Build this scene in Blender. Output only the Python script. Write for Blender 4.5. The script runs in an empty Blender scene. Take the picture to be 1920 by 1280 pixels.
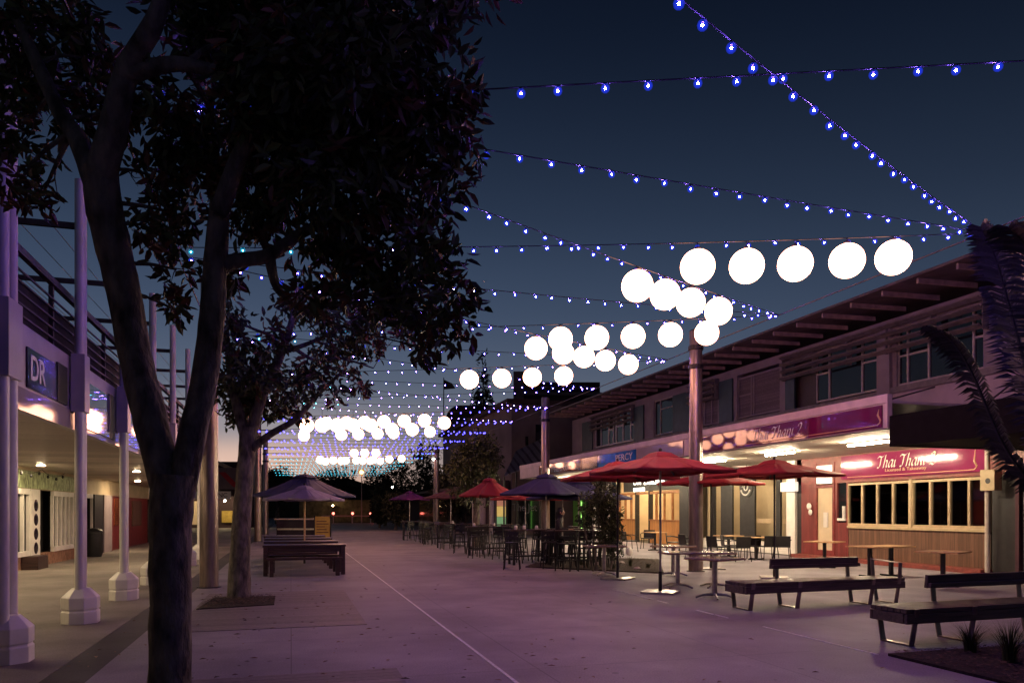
import bpy, bmesh, math, random
import numpy as np
from mathutils import Vector, Matrix, Euler

# ------------------------------------------------------------------ basics
R = math.radians
SC = bpy.context.scene
COL = SC.collection
F, HOR, EYE = 1400.0, 957.0, 1.6          # lens in pixels of a 1920 wide frame, horizon row, eye height
ST = 0.2842
CT = math.sqrt(1 - ST * ST)
YAW = math.asin(ST)
rnd = random.Random(7)


def dep(x, y): return x * ST + y * CT
def D(px, zc):
    xc = (px - 960) / F * zc
    return (xc * CT + zc * ST, zc * CT - xc * ST)
def G(px, py, h=0.0): return D(px, F * (EYE - h) / (py - HOR))
def YX(X, px):
    t = (px - 960) / F
    return X * (CT - t * ST) / (t * CT + ST)
def HH(x, y, py): return EYE + (HOR - py) / F * dep(x, y)
def P(px, py, zc):
    x, y = D(px, zc)
    return Vector((x, y, EYE + (HOR - py) / F * zc))


class MB:
    def __init__(s): s.v = []; s.f = []; s.m = []; s.mi = 0
    def add(s, vs, fs):
        b = len(s.v)
        s.v += [tuple(v) for v in vs]
        s.f += [tuple(b + i for i in f) for f in fs]
        s.m += [s.mi] * len(fs)
        return s
    def box(s, x0, y0, z0, x1, y1, z1):
        x0, x1 = min(x0, x1), max(x0, x1); y0, y1 = min(y0, y1), max(y0, y1); z0, z1 = min(z0, z1), max(z0, z1)
        return s.add([(x0, y0, z0), (x1, y0, z0), (x1, y1, z0), (x0, y1, z0), (x0, y0, z1), (x1, y0, z1), (x1, y1, z1), (x0, y1, z1)],
                     [(0, 3, 2, 1), (4, 5, 6, 7), (0, 1, 5, 4), (1, 2, 6, 5), (2, 3, 7, 6), (3, 0, 4, 7)])
    def bar(s, p, q, w, h, up=(0, 0, 1)):
        p, q = Vector(p), Vector(q); d = (q - p).normalized(); up = Vector(up)
        if abs(d.dot(up)) > .98: up = Vector((0, 1, 0))
        a = d.cross(up).normalized() * w / 2; b = a.cross(d).normalized() * h / 2
        vs = [p - a - b, p + a - b, p + a + b, p - a + b, q - a - b, q + a - b, q + a + b, q - a + b]
        return s.add(vs, [(0, 1, 2, 3), (4, 7, 6, 5), (0, 4, 5, 1), (1, 5, 6, 2), (2, 6, 7, 3), (3, 7, 4, 0)])
    def tube(s, pts, rad, n=8, cap=True):
        pts = [Vector(p) for p in pts]
        if not isinstance(rad, (list, tuple)): rad = [rad] * len(pts)
        vs = []; ref = Vector((.31, .77, .13))
        for i, p in enumerate(pts):
            d = (pts[min(i + 1, len(pts) - 1)] - pts[max(i - 1, 0)]).normalized()
            rr = ref if abs(d.dot(ref.normalized())) < .95 else Vector((1, 0, 0))
            a = d.cross(rr).normalized(); b = d.cross(a)
            for k in range(n):
                t = 2 * math.pi * k / n
                vs.append(p + (a * math.cos(t) + b * math.sin(t)) * rad[i])
        fs = []
        for i in range(len(pts) - 1):
            for k in range(n):
                k2 = (k + 1) % n
                fs.append((i * n + k, i * n + k2, (i + 1) * n + k2, (i + 1) * n + k))
        if cap:
            fs.append(tuple(range(n))[::-1]); fs.append(tuple((len(pts) - 1) * n + k for k in range(n)))
        return s.add(vs, fs)
    def lathe(s, prof, c=(0, 0, 0), n=20, a0=0.0):
        vs = []
        for r, z in prof:
            for k in range(n):
                t = a0 + 2 * math.pi * k / n
                vs.append((c[0] + r * math.cos(t), c[1] + r * math.sin(t), c[2] + z))
        fs = []
        for i in range(len(prof) - 1):
            for k in range(n):
                k2 = (k + 1) % n
                fs.append((i * n + k, i * n + k2, (i + 1) * n + k2, (i + 1) * n + k))
        fs.append(tuple(range(n))[::-1]); fs.append(tuple((len(prof) - 1) * n + k for k in range(n)))
        return s.add(vs, fs)
    def ball(s, c, r, seg=12, rings=8, sc=(1, 1, 1)):
        prof = [(max(1e-4, math.sin(math.pi * i / rings)) * r, -math.cos(math.pi * i / rings) * r) for i in range(rings + 1)]
        b = len(s.v); s.lathe(prof, (0, 0, 0), seg)
        for i in range(b, len(s.v)):
            v = s.v[i]; s.v[i] = (c[0] + v[0] * sc[0], c[1] + v[1] * sc[1], c[2] + v[2] * sc[2])
        return s
    def quad(s, a, b, c, d): return s.add([a, b, c, d], [(0, 1, 2, 3)])
    def build(s, name, mat, parent=None, world=False, smooth=False, bevel=0, loc=None):
        me = bpy.data.meshes.new(name)
        vs = s.v
        if world and parent is not None:
            o = parent.matrix_basis.translation
            vs = [(v[0] - o[0], v[1] - o[1], v[2] - o[2]) for v in vs]
        me.from_pydata(vs, [], s.f)
        mats = mat if isinstance(mat, (list, tuple)) else [mat]
        for m in mats: me.materials.append(m)
        me.polygons.foreach_set('material_index', s.m)
        bm = bmesh.new(); bm.from_mesh(me)
        bmesh.ops.recalc_face_normals(bm, faces=bm.faces)
        if bevel:
            es = [e for e in bm.edges if len(e.link_faces) == 2 and e.calc_face_angle(0) > .5]
            bmesh.ops.bevel(bm, geom=es, offset=bevel, segments=2, affect='EDGES', profile=.6)
        bm.to_mesh(me); bm.free()
        if smooth:
            me.polygons.foreach_set('use_smooth', [True] * len(me.polygons))
            me.set_sharp_from_angle(angle=R(42))
        o = bpy.data.objects.new(name, me); COL.objects.link(o)
        if parent is not None: o.parent = parent
        if loc is not None: o.location = loc
        return o


def tag(o, label=None, cat=None, group=None, kind=None):
    if label: o['label'] = label
    if cat: o['category'] = cat
    if group: o['group'] = group
    if kind: o['kind'] = kind
    return o
def thing(name, label, cat, loc=(0, 0, 0), rz=0.0, group=None):
    o = bpy.data.objects.new(name, None); COL.objects.link(o)
    o.empty_display_size = .2; o.location = loc; o.rotation_euler = (0, 0, rz)
    return tag(o, label, cat, group)
CH = {}
def kids(o): return [c for c in bpy.data.objects if c.parent is o]
def copy_tree(o, parent=None):
    c = o.copy(); COL.objects.link(c); c.parent = parent
    for k in kids(o): copy_tree(k, c)
    return c
def dup(o, label, loc, rz=0.0, group=None, scale=None):
    c = copy_tree(o); c.location = loc; c.rotation_euler = (0, 0, rz); c['label'] = label
    if group: c['group'] = group
    if scale: c.scale = scale
    return c


# ------------------------------------------------------------------ materials
def nd(nt, t, **k):
    n = nt.nodes.new(t)
    for a, b in k.items(): setattr(n, a, b)
    return n
def mat(name, col, rough=.6, metal=0.0, var=.25, scale=6.0, bump=0.0, bscale=None, stretch=None, spec=.5, island=False, coord='Object', trans=0.0, coat=0.0):
    """principled with a noise driven colour variation and optional bump"""
    m = bpy.data.materials.new(name); m.use_nodes = True; nt = m.node_tree
    b = nt.nodes['Principled BSDF']
    b.inputs['Roughness'].default_value = rough; b.inputs['Metallic'].default_value = metal
    b.inputs['Specular IOR Level'].default_value = spec
    b.inputs['Coat Weight'].default_value = coat
    tc = nd(nt, 'ShaderNodeTexCoord'); mp = nd(nt, 'ShaderNodeMapping')
    nt.links.new(tc.outputs[coord], mp.inputs[0])
    if stretch: mp.inputs['Scale'].default_value = stretch
    no = nd(nt, 'ShaderNodeTexNoise'); no.inputs['Scale'].default_value = scale; no.inputs['Detail'].default_value = 6
    nt.links.new(mp.outputs[0], no.inputs['Vector'])
    src = no.outputs['Fac']
    if island:
        ge = nd(nt, 'ShaderNodeNewGeometry'); src = ge.outputs['Random Per Island']
    rp = nd(nt, 'ShaderNodeValToRGB'); nt.links.new(src, rp.inputs[0])
    lo = tuple(max(0, c * (1 - var)) for c in col) + (1,); hi = tuple(min(1, c * (1 + var)) for c in col) + (1,)
    rp.color_ramp.elements[0].position = .3 if not island else 0; rp.color_ramp.elements[0].color = lo
    rp.color_ramp.elements[1].position = .7 if not island else 1; rp.color_ramp.elements[1].color = hi
    nt.links.new(rp.outputs[0], b.inputs['Base Color'])
    if bump:
        n2 = nd(nt, 'ShaderNodeTexNoise'); n2.inputs['Scale'].default_value = bscale or scale * 4; n2.inputs['Detail'].default_value = 5
        nt.links.new(mp.outputs[0], n2.inputs['Vector'])
        bp = nd(nt, 'ShaderNodeBump'); bp.inputs['Strength'].default_value = bump; bp.inputs['Distance'].default_value = .05 if name == 'tree_bark' else .02
        nt.links.new(n2.outputs['Fac'], bp.inputs['Height']); nt.links.new(bp.outputs[0], b.inputs['Normal'])
    if trans:
        b.inputs['Transmission Weight'].default_value = trans
    return m
def glow(name, col, strength, sample=True):
    m = bpy.data.materials.new(name); m.use_nodes = True; nt = m.node_tree
    b = nt.nodes['Principled BSDF']; b.inputs['Base Color'].default_value = (.8, .8, .8, 1)
    b.inputs['Emission Color'].default_value = (*col, 1); b.inputs['Emission Strength'].default_value = strength
    if not sample: m.cycles.emission_sampling = 'NONE'
    return m
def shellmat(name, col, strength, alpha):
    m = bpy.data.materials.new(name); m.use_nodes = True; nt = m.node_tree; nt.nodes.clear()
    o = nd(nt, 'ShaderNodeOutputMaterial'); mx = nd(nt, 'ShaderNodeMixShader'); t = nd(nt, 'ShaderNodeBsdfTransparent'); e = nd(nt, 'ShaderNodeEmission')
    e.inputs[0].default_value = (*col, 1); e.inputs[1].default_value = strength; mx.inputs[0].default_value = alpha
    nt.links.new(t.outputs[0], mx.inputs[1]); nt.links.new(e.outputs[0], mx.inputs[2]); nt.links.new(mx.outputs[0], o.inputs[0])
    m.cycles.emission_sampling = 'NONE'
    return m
def boards(name, col, axis, width, gap=.06, rough=.6, var=.25, spec=.4):
    """planks: lines across the axis, grain stretched along the boards"""
    m = mat(name, col, rough, var=var, scale=5, bump=.15, stretch=tuple(.35 if i == (axis + 1) % 3 else (6 if i == axis else 3) for i in range(3)), spec=spec)
    nt = m.node_tree; b = nt.nodes['Principled BSDF']
    tc = nd(nt, 'ShaderNodeTexCoord'); sp = nd(nt, 'ShaderNodeSeparateXYZ'); nt.links.new(tc.outputs['Object'], sp.inputs[0])
    dv = nd(nt, 'ShaderNodeMath', operation='DIVIDE'); dv.inputs[1].default_value = width; nt.links.new(sp.outputs[axis], dv.inputs[0])
    fr = nd(nt, 'ShaderNodeMath', operation='FRACT'); nt.links.new(dv.outputs[0], fr.inputs[0])
    lt = nd(nt, 'ShaderNodeMath', operation='GREATER_THAN'); lt.inputs[1].default_value = gap; nt.links.new(fr.outputs[0], lt.inputs[0])
    fl = nd(nt, 'ShaderNodeMath', operation='FLOOR'); nt.links.new(dv.outputs[0], fl.inputs[0])
    wn = nd(nt, 'ShaderNodeTexWhiteNoise', noise_dimensions='1D'); nt.links.new(fl.outputs[0], wn.inputs['W'])
    mr = nd(nt, 'ShaderNodeMapRange'); mr.inputs['To Min'].default_value = .75; mr.inputs['To Max'].default_value = 1.15; nt.links.new(wn.outputs[0], mr.inputs[0])
    mu = nd(nt, 'ShaderNodeMath', operation='MULTIPLY'); nt.links.new(lt.outputs[0], mu.inputs[0]); nt.links.new(mr.outputs[0], mu.inputs[1])
    mx = nd(nt, 'ShaderNodeMath', operation='MAXIMUM'); mx.inputs[1].default_value = .2; nt.links.new(mu.outputs[0], mx.inputs[0])
    old = b.inputs['Base Color'].links[0].from_socket
    vm = nd(nt, 'ShaderNodeVectorMath', operation='SCALE'); nt.links.new(old, vm.inputs[0]); nt.links.new(mx.outputs[0], vm.inputs['Scale'])
    nt.links.new(vm.outputs[0], b.inputs['Base Color'])
    return m


def concrete(name, col, jx=None, jy=None, var=.18, rough=.75):
    """exposed aggregate paving: fine speckle, broad stains, sawn joints"""
    m = mat(name, col, rough, var=var, scale=.7, bump=.25, bscale=90, coord='Object')
    nt = m.node_tree; b = nt.nodes['Principled BSDF']; tc = nt.nodes['Texture Coordinate']
    sp = nd(nt, 'ShaderNodeTexNoise'); sp.inputs['Scale'].default_value = 55; sp.inputs['Detail'].default_value = 3
    nt.links.new(tc.outputs['Object'], sp.inputs['Vector'])
    st = nd(nt, 'ShaderNodeTexNoise'); st.inputs['Scale'].default_value = .35; st.inputs['Detail'].default_value = 8; st.inputs['Roughness'].default_value = .7
    nt.links.new(tc.outputs['Object'], st.inputs['Vector'])
    mr = nd(nt, 'ShaderNodeMapRange'); mr.inputs[1].default_value = .3; mr.inputs[2].default_value = .7; mr.inputs[3].default_value = .78; mr.inputs[4].default_value = 1.2
    nt.links.new(sp.outputs['Fac'], mr.inputs[0])
    m2 = nd(nt, 'ShaderNodeMapRange'); m2.inputs[1].default_value = .35; m2.inputs[2].default_value = .65; m2.inputs[3].default_value = .78; m2.inputs[4].default_value = 1.1
    nt.links.new(st.outputs['Fac'], m2.inputs[0])
    mu = nd(nt, 'ShaderNodeMath', operation='MULTIPLY'); nt.links.new(mr.outputs[0], mu.inputs[0]); nt.links.new(m2.outputs[0], mu.inputs[1])
    # dark gum spots and small splashes
    vo = nd(nt, 'ShaderNodeTexVoronoi'); vo.inputs['Scale'].default_value = 2.6; vo.inputs['Randomness'].default_value = 1.0; nt.links.new(tc.outputs['Object'], vo.inputs['Vector'])
    sw = nd(nt, 'ShaderNodeSeparateColor'); nt.links.new(vo.outputs['Color'], sw.inputs[0])
    th = nd(nt, 'ShaderNodeMath', operation='MULTIPLY'); th.inputs[1].default_value = .085; nt.links.new(sw.outputs[0], th.inputs[0])
    gt0 = nd(nt, 'ShaderNodeMapRange'); gt0.inputs[3].default_value = .6; gt0.inputs[4].default_value = 1.0; gt0.inputs[1].default_value = 0.0; gt0.inputs[2].default_value = .02
    su = nd(nt, 'ShaderNodeMath', operation='SUBTRACT'); nt.links.new(vo.outputs['Distance'], su.inputs[0]); nt.links.new(th.outputs[0], su.inputs[1]); nt.links.new(su.outputs[0], gt0.inputs[0])
    mz = nd(nt, 'ShaderNodeMath', operation='MULTIPLY'); nt.links.new(mu.outputs[0], mz.inputs[0]); nt.links.new(gt0.outputs[0], mz.inputs[1])
    last = mz.outputs[0]
    xyz = nd(nt, 'ShaderNodeSeparateXYZ'); nt.links.new(tc.outputs['Object'], xyz.inputs[0])
    for ax, stp in ((0, jx), (1, jy)):
        if not stp: continue
        dv = nd(nt, 'ShaderNodeMath', operation='DIVIDE'); dv.inputs[1].default_value = stp; nt.links.new(xyz.outputs[ax], dv.inputs[0])
        fr = nd(nt, 'ShaderNodeMath', operation='FRACT'); nt.links.new(dv.outputs[0], fr.inputs[0])
        gt = nd(nt, 'ShaderNodeMath', operation='GREATER_THAN'); gt.inputs[1].default_value = .012 / stp; nt.links.new(fr.outputs[0], gt.inputs[0])
        mx = nd(nt, 'ShaderNodeMath', operation='MAXIMUM'); mx.inputs[1].default_value = .55; nt.links.new(gt.outputs[0], mx.inputs[0])
        m3 = nd(nt, 'ShaderNodeMath', operation='MULTIPLY'); nt.links.new(last, m3.inputs[0]); nt.links.new(mx.outputs[0], m3.inputs[1]); last = m3.outputs[0]
    old = b.inputs['Base Color'].links[0].from_socket
    vm = nd(nt, 'ShaderNodeVectorMath', operation='SCALE'); nt.links.new(old, vm.inputs[0]); nt.links.new(last, vm.inputs['Scale'])
    nt.links.new(vm.outputs[0], b.inputs['Base Color'])
    return m


M = {}
M['plaza'] = concrete('plaza_concrete', (.275, .245, .285), 2.4, 2.4, rough=.62)
M['walk'] = concrete('walk_concrete', (.24, .21, .19), None, 3.0)
M['drain'] = concrete('drain_strip', (.07, .06, .065), None, .6)
M['asphalt'] = concrete('asphalt', (.06, .058, .06))
M['deck'] = boards('deck_boards', (.20, .165, .17), 1, .14, gap=.07)
M['line'] = mat('white_line', (.85, .82, .82), .6, var=.25, scale=20)
M['mulch'] = mat('mulch', (.035, .022, .018), .95, var=.6, scale=25, bump=.8, bscale=60)
M['chip'] = mat('bark_chip', (.085, .05, .035), .9, var=.8, island=True)
M['bark'] = mat('tree_bark', (.145, .125, .10), .95, var=.75, scale=9, bump=1.0, bscale=16, stretch=(1, 1, .45))
M['leaf'] = mat('tree_leaf', (.085, .10, .036), .45, var=.75, island=True, spec=.35)
M['leafred'] = mat('tree_leaf_rusty', (.16, .075, .04), .5, var=.6, island=True, spec=.35)
M['leaf2'] = mat('bush_leaf', (.05, .065, .022), .5, var=.7, island=True)
M['leaffar'] = mat('far_leaf', (.028, .034, .018), .7, var=.7, island=True)
M['palm'] = mat('palm_leaf', (.06, .055, .045), .4, var=.7, island=True)
M['grass'] = mat('tuft_blade', (.05, .055, .02), .6, var=.6, island=True)
M['white'] = mat('white_paint', (.82, .79, .74), .4, var=.1, scale=3, bump=.05)
M['whitegloss'] = mat('white_gloss', (.42, .36, .37), .05, var=.08, scale=2, spec=.3)
M['fascia'] = mat('fascia_paint', (.55, .50, .53), .35, var=.12, scale=2.5)
M['trim'] = mat('trim_paint', (.62, .50, .52), .4, var=.12, scale=3)
M['boxblack'] = mat('matt_black_board', (.007, .006, .007), .9, var=.3, spec=.15)
M['steel'] = mat('pole_steel', (.30, .24, .22), .32, metal=.75, var=.3, scale=4, stretch=(4, 4, .6))
M['wirecable'] = mat('steel_rope', (.10, .085, .08), .5, metal=.6, var=.2)
M['galv'] = mat('brushed_steel', (.50, .46, .45), .3, metal=.9, var=.25, scale=9)
M['darkmetal'] = mat('dark_metal', (.03, .03, .034), .45, metal=.3, var=.3)
M['black'] = mat('black_paint', (.016, .015, .017), .5, var=.4)
M['rail'] = mat('rail_metal', (.10, .07, .07), .45, metal=.3, var=.3)
M['infill'] = mat('infill_dark', (.018, .015, .018), .8, var=.4)
M['soffit'] = mat('soffit_board', (.60, .55, .47), .65, var=.1, scale=2)
M['soffitL'] = boards('arcade_ceiling', (.62, .56, .47), 1, .9, gap=.015, rough=.5, var=.15)
M['cream'] = mat('cream_paint', (.50, .38, .23), .45, var=.12, scale=5)
M['brownboard'] = boards('brown_boards', (.145, .072, .044), 1, .12, gap=.06, rough=.5)
M['redpaint'] = mat('red_paint', (.20, .03, .03), .4, var=.25, scale=6)
M['redboard'] = boards('red_boards', (.19, .03, .03), 1, .1, gap=.06, rough=.45)
M['redstep'] = mat('red_step', (.22, .045, .035), .55, var=.3, scale=8)
M['wall'] = mat('upper_wall_paint', (.33, .275, .29), .6, var=.15, scale=2)
M['lowwall'] = mat('pale_lower_wall', (.56, .46, .47), .6, var=.12, scale=2)
M['teal'] = mat('teal_panel', (.045, .08, .09), .4, var=.25, scale=3)
M['louvre'] = mat('louvre_paint', (.23, .20, .19), .5, var=.25, scale=6)
M['frame'] = mat('window_frame_paint', (.55, .49, .44), .45, var=.15, scale=6)
M['blind'] = boards('window_blind', (.22, .17, .19), 2, .05, gap=.12, rough=.7)
M['pane'] = mat('dark_glass', (.012, .015, .02), .06, var=.3, scale=2, spec=.7)
M['roof'] = mat('roof_iron', (.18, .14, .14), .5, metal=.3, var=.3, scale=3)
M['rafter'] = mat('rafter_paint', (.40, .29, .25), .6, var=.25, scale=6)
M['canvasred'] = mat('red_canvas', (.36, .025, .032), .75, var=.15, scale=4, bump=.15, bscale=40)
M['canvasnavy'] = mat('navy_canvas', (.035, .03, .10), .75, var=.2, scale=4, bump=.15, bscale=40)
M['canvaspurple'] = mat('purple_canvas', (.16, .02, .16), .75, var=.2, scale=4)
M['canvasmaroon'] = mat('maroon_canvas', (.07, .02, .035), .8, var=.2, scale=4)
M['canvaslilac'] = mat('lilac_canvas', (.30, .23, .36), .75, var=.12, scale=4, bump=.15, bscale=40)
M['darkwood'] = mat('dark_timber', (.045, .021, .02), .4, var=.5, scale=4, bump=.2, stretch=(.5, 6, 6))
M['benchwood'] = mat('bench_timber', (.10, .062, .058), .42, var=.45, scale=4, bump=.25, stretch=(.5, 7, 7), coat=.15)
M['tablewood'] = mat('table_timber', (.66, .40, .20), .35, var=.25, scale=3, stretch=(.6, 6, 6), coat=.3)
M['tabletop'] = mat('table_laminate', (.42, .33, .29), .22, var=.2, scale=4, coat=.4)
M['chair'] = mat('chair_black', (.011, .010, .011), .42, var=.4)
M['orangewood'] = boards('orange_boards', (.42, .19, .06), 1, .11, gap=.07, rough=.45)
M['orangewoodp'] = mat('orange_timber', (.30, .13, .05), .5, var=.3, scale=5)
M['beige'] = mat('interior_plaster', (.62, .50, .34), .7, var=.12, scale=1.5)
M['signpurple'] = mat('sign_purple_gloss', (.15, .011, .075), .035, var=.2, scale=1, spec=.4, coat=.1)
M['signpink'] = mat('sign_pink_gloss', (.27, .025, .105), .1, var=.15, scale=1, coat=.25)
M['bayglass'] = mat('bay_glass', (.05, .04, .06), .05, var=.3, scale=1, spec=.9, coat=1.0)
M['signorange'] = mat('sign_orange_gloss', (.34, .10, .05), .05, var=.5, scale=.8, coat=.5)
M['signblue'] = mat('sign_blue_gloss', (.03, .20, .55), .06, var=.5, scale=1.2, coat=.5)
M['signdark'] = mat('sign_dark_gloss', (.022, .015, .028), .1, var=.3, scale=1, spec=.25)
M['ink'] = mat('white_lettering', (.85, .83, .80), .5, var=.04)
M['inkgold'] = mat('gold_lettering', (.75, .45, .28), .45, var=.1)
M['inkdim'] = mat('faded_lettering', (.30, .30, .33), .5, var=.3, scale=8)
M['inkblack'] = mat('black_lettering', (.02, .02, .02), .5, var=.1)
M['ceramic'] = mat('white_ceramic', (.75, .7, .66), .25, var=.05)
M['green'] = mat('green_paint', (.10, .30, .05), .5, var=.3, scale=3, stretch=(1, 6, .4))
M['brick'] = mat('brick_plinth', (.30, .16, .10), .8, var=.35, scale=9, bump=.4)
M['botanic'] = mat('leafy_mural', (.34, .40, .22), .6, var=.85, scale=5, stretch=(1, 4, 1.2))
M['skin'] = mat('skin', (.45, .28, .2), .5, var=.08)
M['cloth'] = mat('dark_jacket', (.02, .018, .022), .8, var=.3)
M['hair'] = mat('dark_hair', (.012, .01, .01), .5, var=.3)
M['farwall'] = mat('far_wall', (.16, .12, .125), .8, var=.2, scale=1)
M['fardark'] = mat('far_dark_wall', (.045, .025, .03), .85, var=.2, scale=1)
M['corrug'] = boards('corrugated_iron', (.17, .18, .2), 0, .35, gap=.35, rough=.4)
M['stone'] = mat('stone_wall', (.30, .24, .13), .9, var=.5, scale=1.5, bump=.4)
M['yellow'] = mat('yellow_board', (.42, .30, .06), .5, var=.2, scale=5)
M['pipe'] = mat('plain_pipe', (.55, .48, .42), .4, var=.1)
M['globe'] = glow('globe_light', (1.0, .44, .27), 12)
M['led'] = glow('led_core_blue', (.22, .10, 1.0), 2100)
M['ledmid'] = glow('led_core_mid', (.20, .09, 1.0), 560)
M['ledfar'] = glow('led_far_blue', (.07, .065, 1.0), 8)
M['ledfart'] = glow('led_far_teal', (.05, .55, .75), 2.2)
M['ledt'] = glow('led_core_teal', (.1, .75, 1.0), 170)
M['shell'] = shellmat('led_cap_blue', (.02, .05, 1.0), .95, .26)  # translucent emissive layers imitating the blue glow around each bulb
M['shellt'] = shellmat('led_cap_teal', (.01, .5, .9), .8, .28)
M['tube'] = glow('fluorescent_tube', (1.0, .78, .50), 560)
M['warm'] = glow('warm_lamp', (1.0, .75, .44), 850)
M['room'] = glow('room_lamp', (1.0, .76, .46), 20)
M['roomhot'] = glow('bar_lamp', (1.0, .68, .34), 45)
M['neonw'] = glow('lit_letters', (1.0, .95, .85), 3.0)
M['whitelit'] = glow('lit_white_panel', (1.0, .93, .82), .75)
M['greenl'] = glow('green_tube', (.35, 1.0, .15), 2.2)
M['redl'] = glow('red_lamp', (1.0, .16, .11), 6)
M['sodium'] = glow('sodium_lamp', (1.0, .46, .10), 40)
M['sodiumshell'] = shellmat('sodium_cap', (1.0, .33, .03), .9, .45)  # orange glow around the lamp, put in as emissive colour
M['whitel'] = glow('street_lamp_white', (1, .9, .75), 25)

def clearglass(name):
    m = bpy.data.materials.new(name); m.use_nodes = True; nt = m.node_tree; nt.nodes.clear()
    o = nd(nt, 'ShaderNodeOutputMaterial'); mx = nd(nt, 'ShaderNodeMixShader'); t = nd(nt, 'ShaderNodeBsdfTransparent'); g = nd(nt, 'ShaderNodeBsdfGlossy'); fr = nd(nt, 'ShaderNodeFresnel')
    t.inputs[0].default_value = (.72, .74, .74, 1); g.inputs['Roughness'].default_value = .02; fr.inputs[0].default_value = 1.5
    nt.links.new(fr.outputs[0], mx.inputs[0]); nt.links.new(t.outputs[0], mx.inputs[1]); nt.links.new(g.outputs[0], mx.inputs[2]); nt.links.new(mx.outputs[0], o.inputs[0])
    return m
M['clear'] = clearglass('window_glass')


def text(name, s, size, mtl, parent, loc, rot, shear=0.0, width=None, depth=.01, weight=0.0, spacing=1.0):
    cu = bpy.data.curves.new(name, 'FONT'); cu.body = s; cu.size = size; cu.shear = shear; cu.extrude = depth; cu.offset = weight
    cu.space_character = spacing; cu.align_x = 'CENTER'; cu.align_y = 'CENTER'; cu.resolution_u = 4
    to = bpy.data.objects.new(name, cu); COL.objects.link(to)
    bpy.context.view_layer.update()
    me = bpy.data.meshes.new_from_object(to.evaluated_get(bpy.context.evaluated_depsgraph_get()))
    bpy.data.objects.remove(to)
    if width:
        xs = [v.co.x for v in me.vertices]; w = max(xs) - min(xs)
        for v in me.vertices: v.co.x *= width / w
    me.materials.clear(); me.materials.append(mtl)
    o = bpy.data.objects.new(name, me); COL.objects.link(o)
    o.parent = parent; o.location = loc; o.rotation_euler = rot
    return o
GLYPH = {
 'T': ([[(.0, .60), (.07, .72), (.2, .70), (.36, .67), (.52, .76)], [(.30, .69), (.27, .42), (.23, .14), (.15, .01), (.04, .05)]], .50),
 'h': ([[(.15, .78), (.11, .5), (.06, .2), (.03, .0)], [(.06, .24), (.16, .40), (.27, .44), (.31, .34), (.27, .14), (.29, .02), (.37, .08)]], .42),
 'a': ([[(.33, .40), (.22, .45), (.09, .34), (.03, .15), (.09, .02), (.2, .08), (.30, .26), (.35, .43)], [(.35, .44), (.31, .24), (.30, .06), (.36, .02), (.42, .10)]], .44),
 'i': ([[(.09, .44), (.06, .24), (.05, .06), (.10, .02), (.17, .10)], [(.12, .60), (.15, .63)]], .22),
 'n': ([[(.06, .43), (.09, .44), (.05, .2), (.03, .0)], [(.06, .24), (.16, .40), (.27, .44), (.31, .34), (.27, .14), (.29, .02), (.37, .08)]], .42),
 '2': ([[(.06, .52), (.12, .66), (.25, .70), (.33, .58), (.25, .36), (.1, .14), (.0, .02)], [(.0, .03), (.12, .06), (.26, .0), (.40, .07)]], .44), ' ': ([], .24)}
def pen_text(name, s, mtl, parent, centre_y, z0, x, width, height, nib=.115, dirn=-1):
    """broad nib italic lettering; runs towards -Y on a wall facing -X"""
    tot = sum(GLYPH[c][1] for c in s); kx = width / tot; kz = height / .75; m = MB(); cur = 0; q = 0
    al = R(38); nv = (math.cos(al) * nib / 2, math.sin(al) * nib / 2)
    for c in s:
        st, adv = GLYPH[c]
        for path in st:
            q += 1; pts = [Vector((a + .16 * b_, b_, 0)) for a, b_ in path]; sm, _ = smoothpts(pts, 6)
            vs = []
            for p in sm:
                for g in (1, -1):
                    u, w_ = cur + p.x + g * nv[0], p.y + g * nv[1]
                    vs.append((x - .0006 * q, centre_y + dirn * (u - tot / 2) * kx, z0 + w_ * kz))
            m.add(vs, [(2 * i, 2 * i + 1, 2 * i + 3, 2 * i + 2) for i in range(len(sm) - 1)])
        cur += adv
    return m.build(name, mtl, parent)
def smoothpts(pts, sub):
    o = []
    for i in range(len(pts) - 1):
        p0, p1, p2, p3 = pts[max(0, i - 1)], pts[i], pts[i + 1], pts[min(len(pts) - 1, i + 2)]
        for k in range(sub):
            t = k / sub
            o.append(.5 * ((2 * p1) + (p2 - p0) * t + (2 * p0 - 5 * p1 + 4 * p2 - p3) * t * t + (3 * p1 - p0 - 3 * p2 + p3) * t ** 3))
    o.append(pts[-1]); return o, None
FACE_L = (R(90), 0, R(-90))     # reads from the street, wall facing -X
FACE_R = (R(90), 0, R(90))      # wall facing +X
FACE_C = (R(90), 0, 0)          # wall facing -Y
# ------------------------------------------------------------------ ground
def sheet(name, x0, y0, x1, y1, z, m, kind='structure', t=.002):
    o = MB().box(x0, y0, z - t, x1, y1, z).build(name, m); return tag(o, kind=kind)
g = MB().quad((-260, -60, -.03), (260, -60, -.03), (260, 460, -.03), (-260, 460, -.03)).build('ground', M['asphalt']); tag(g, kind='structure')
tag(MB().box(-1.84, -6, -.03, 17.0, 100, 0).build('plaza_paving', M['plaza']), kind='structure')
tag(MB().box(-6.95, -6, -.028, -2.26, 100, .003).build('footpath', M['walk']), kind='structure')
tag(MB().box(-2.26, -6, -.029, -1.84, 100, -.004).build('drain_channel', M['drain']), kind='structure')
b = MB()
b.box(-1.6, 11.3, 0, -.98 - .42, 14.6, .006)
b.box(-1.25, 10.7, 0, 1.03, 13.42, .006); b.box(.12, 13.42, 0, 1.03, 15.7, .006)
tag(MB().box(-1.5, 9.55 + 1.1, -.0, 1.03, 15.4, .006).build('timber_decking', M['deck']), kind='structure')
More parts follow.
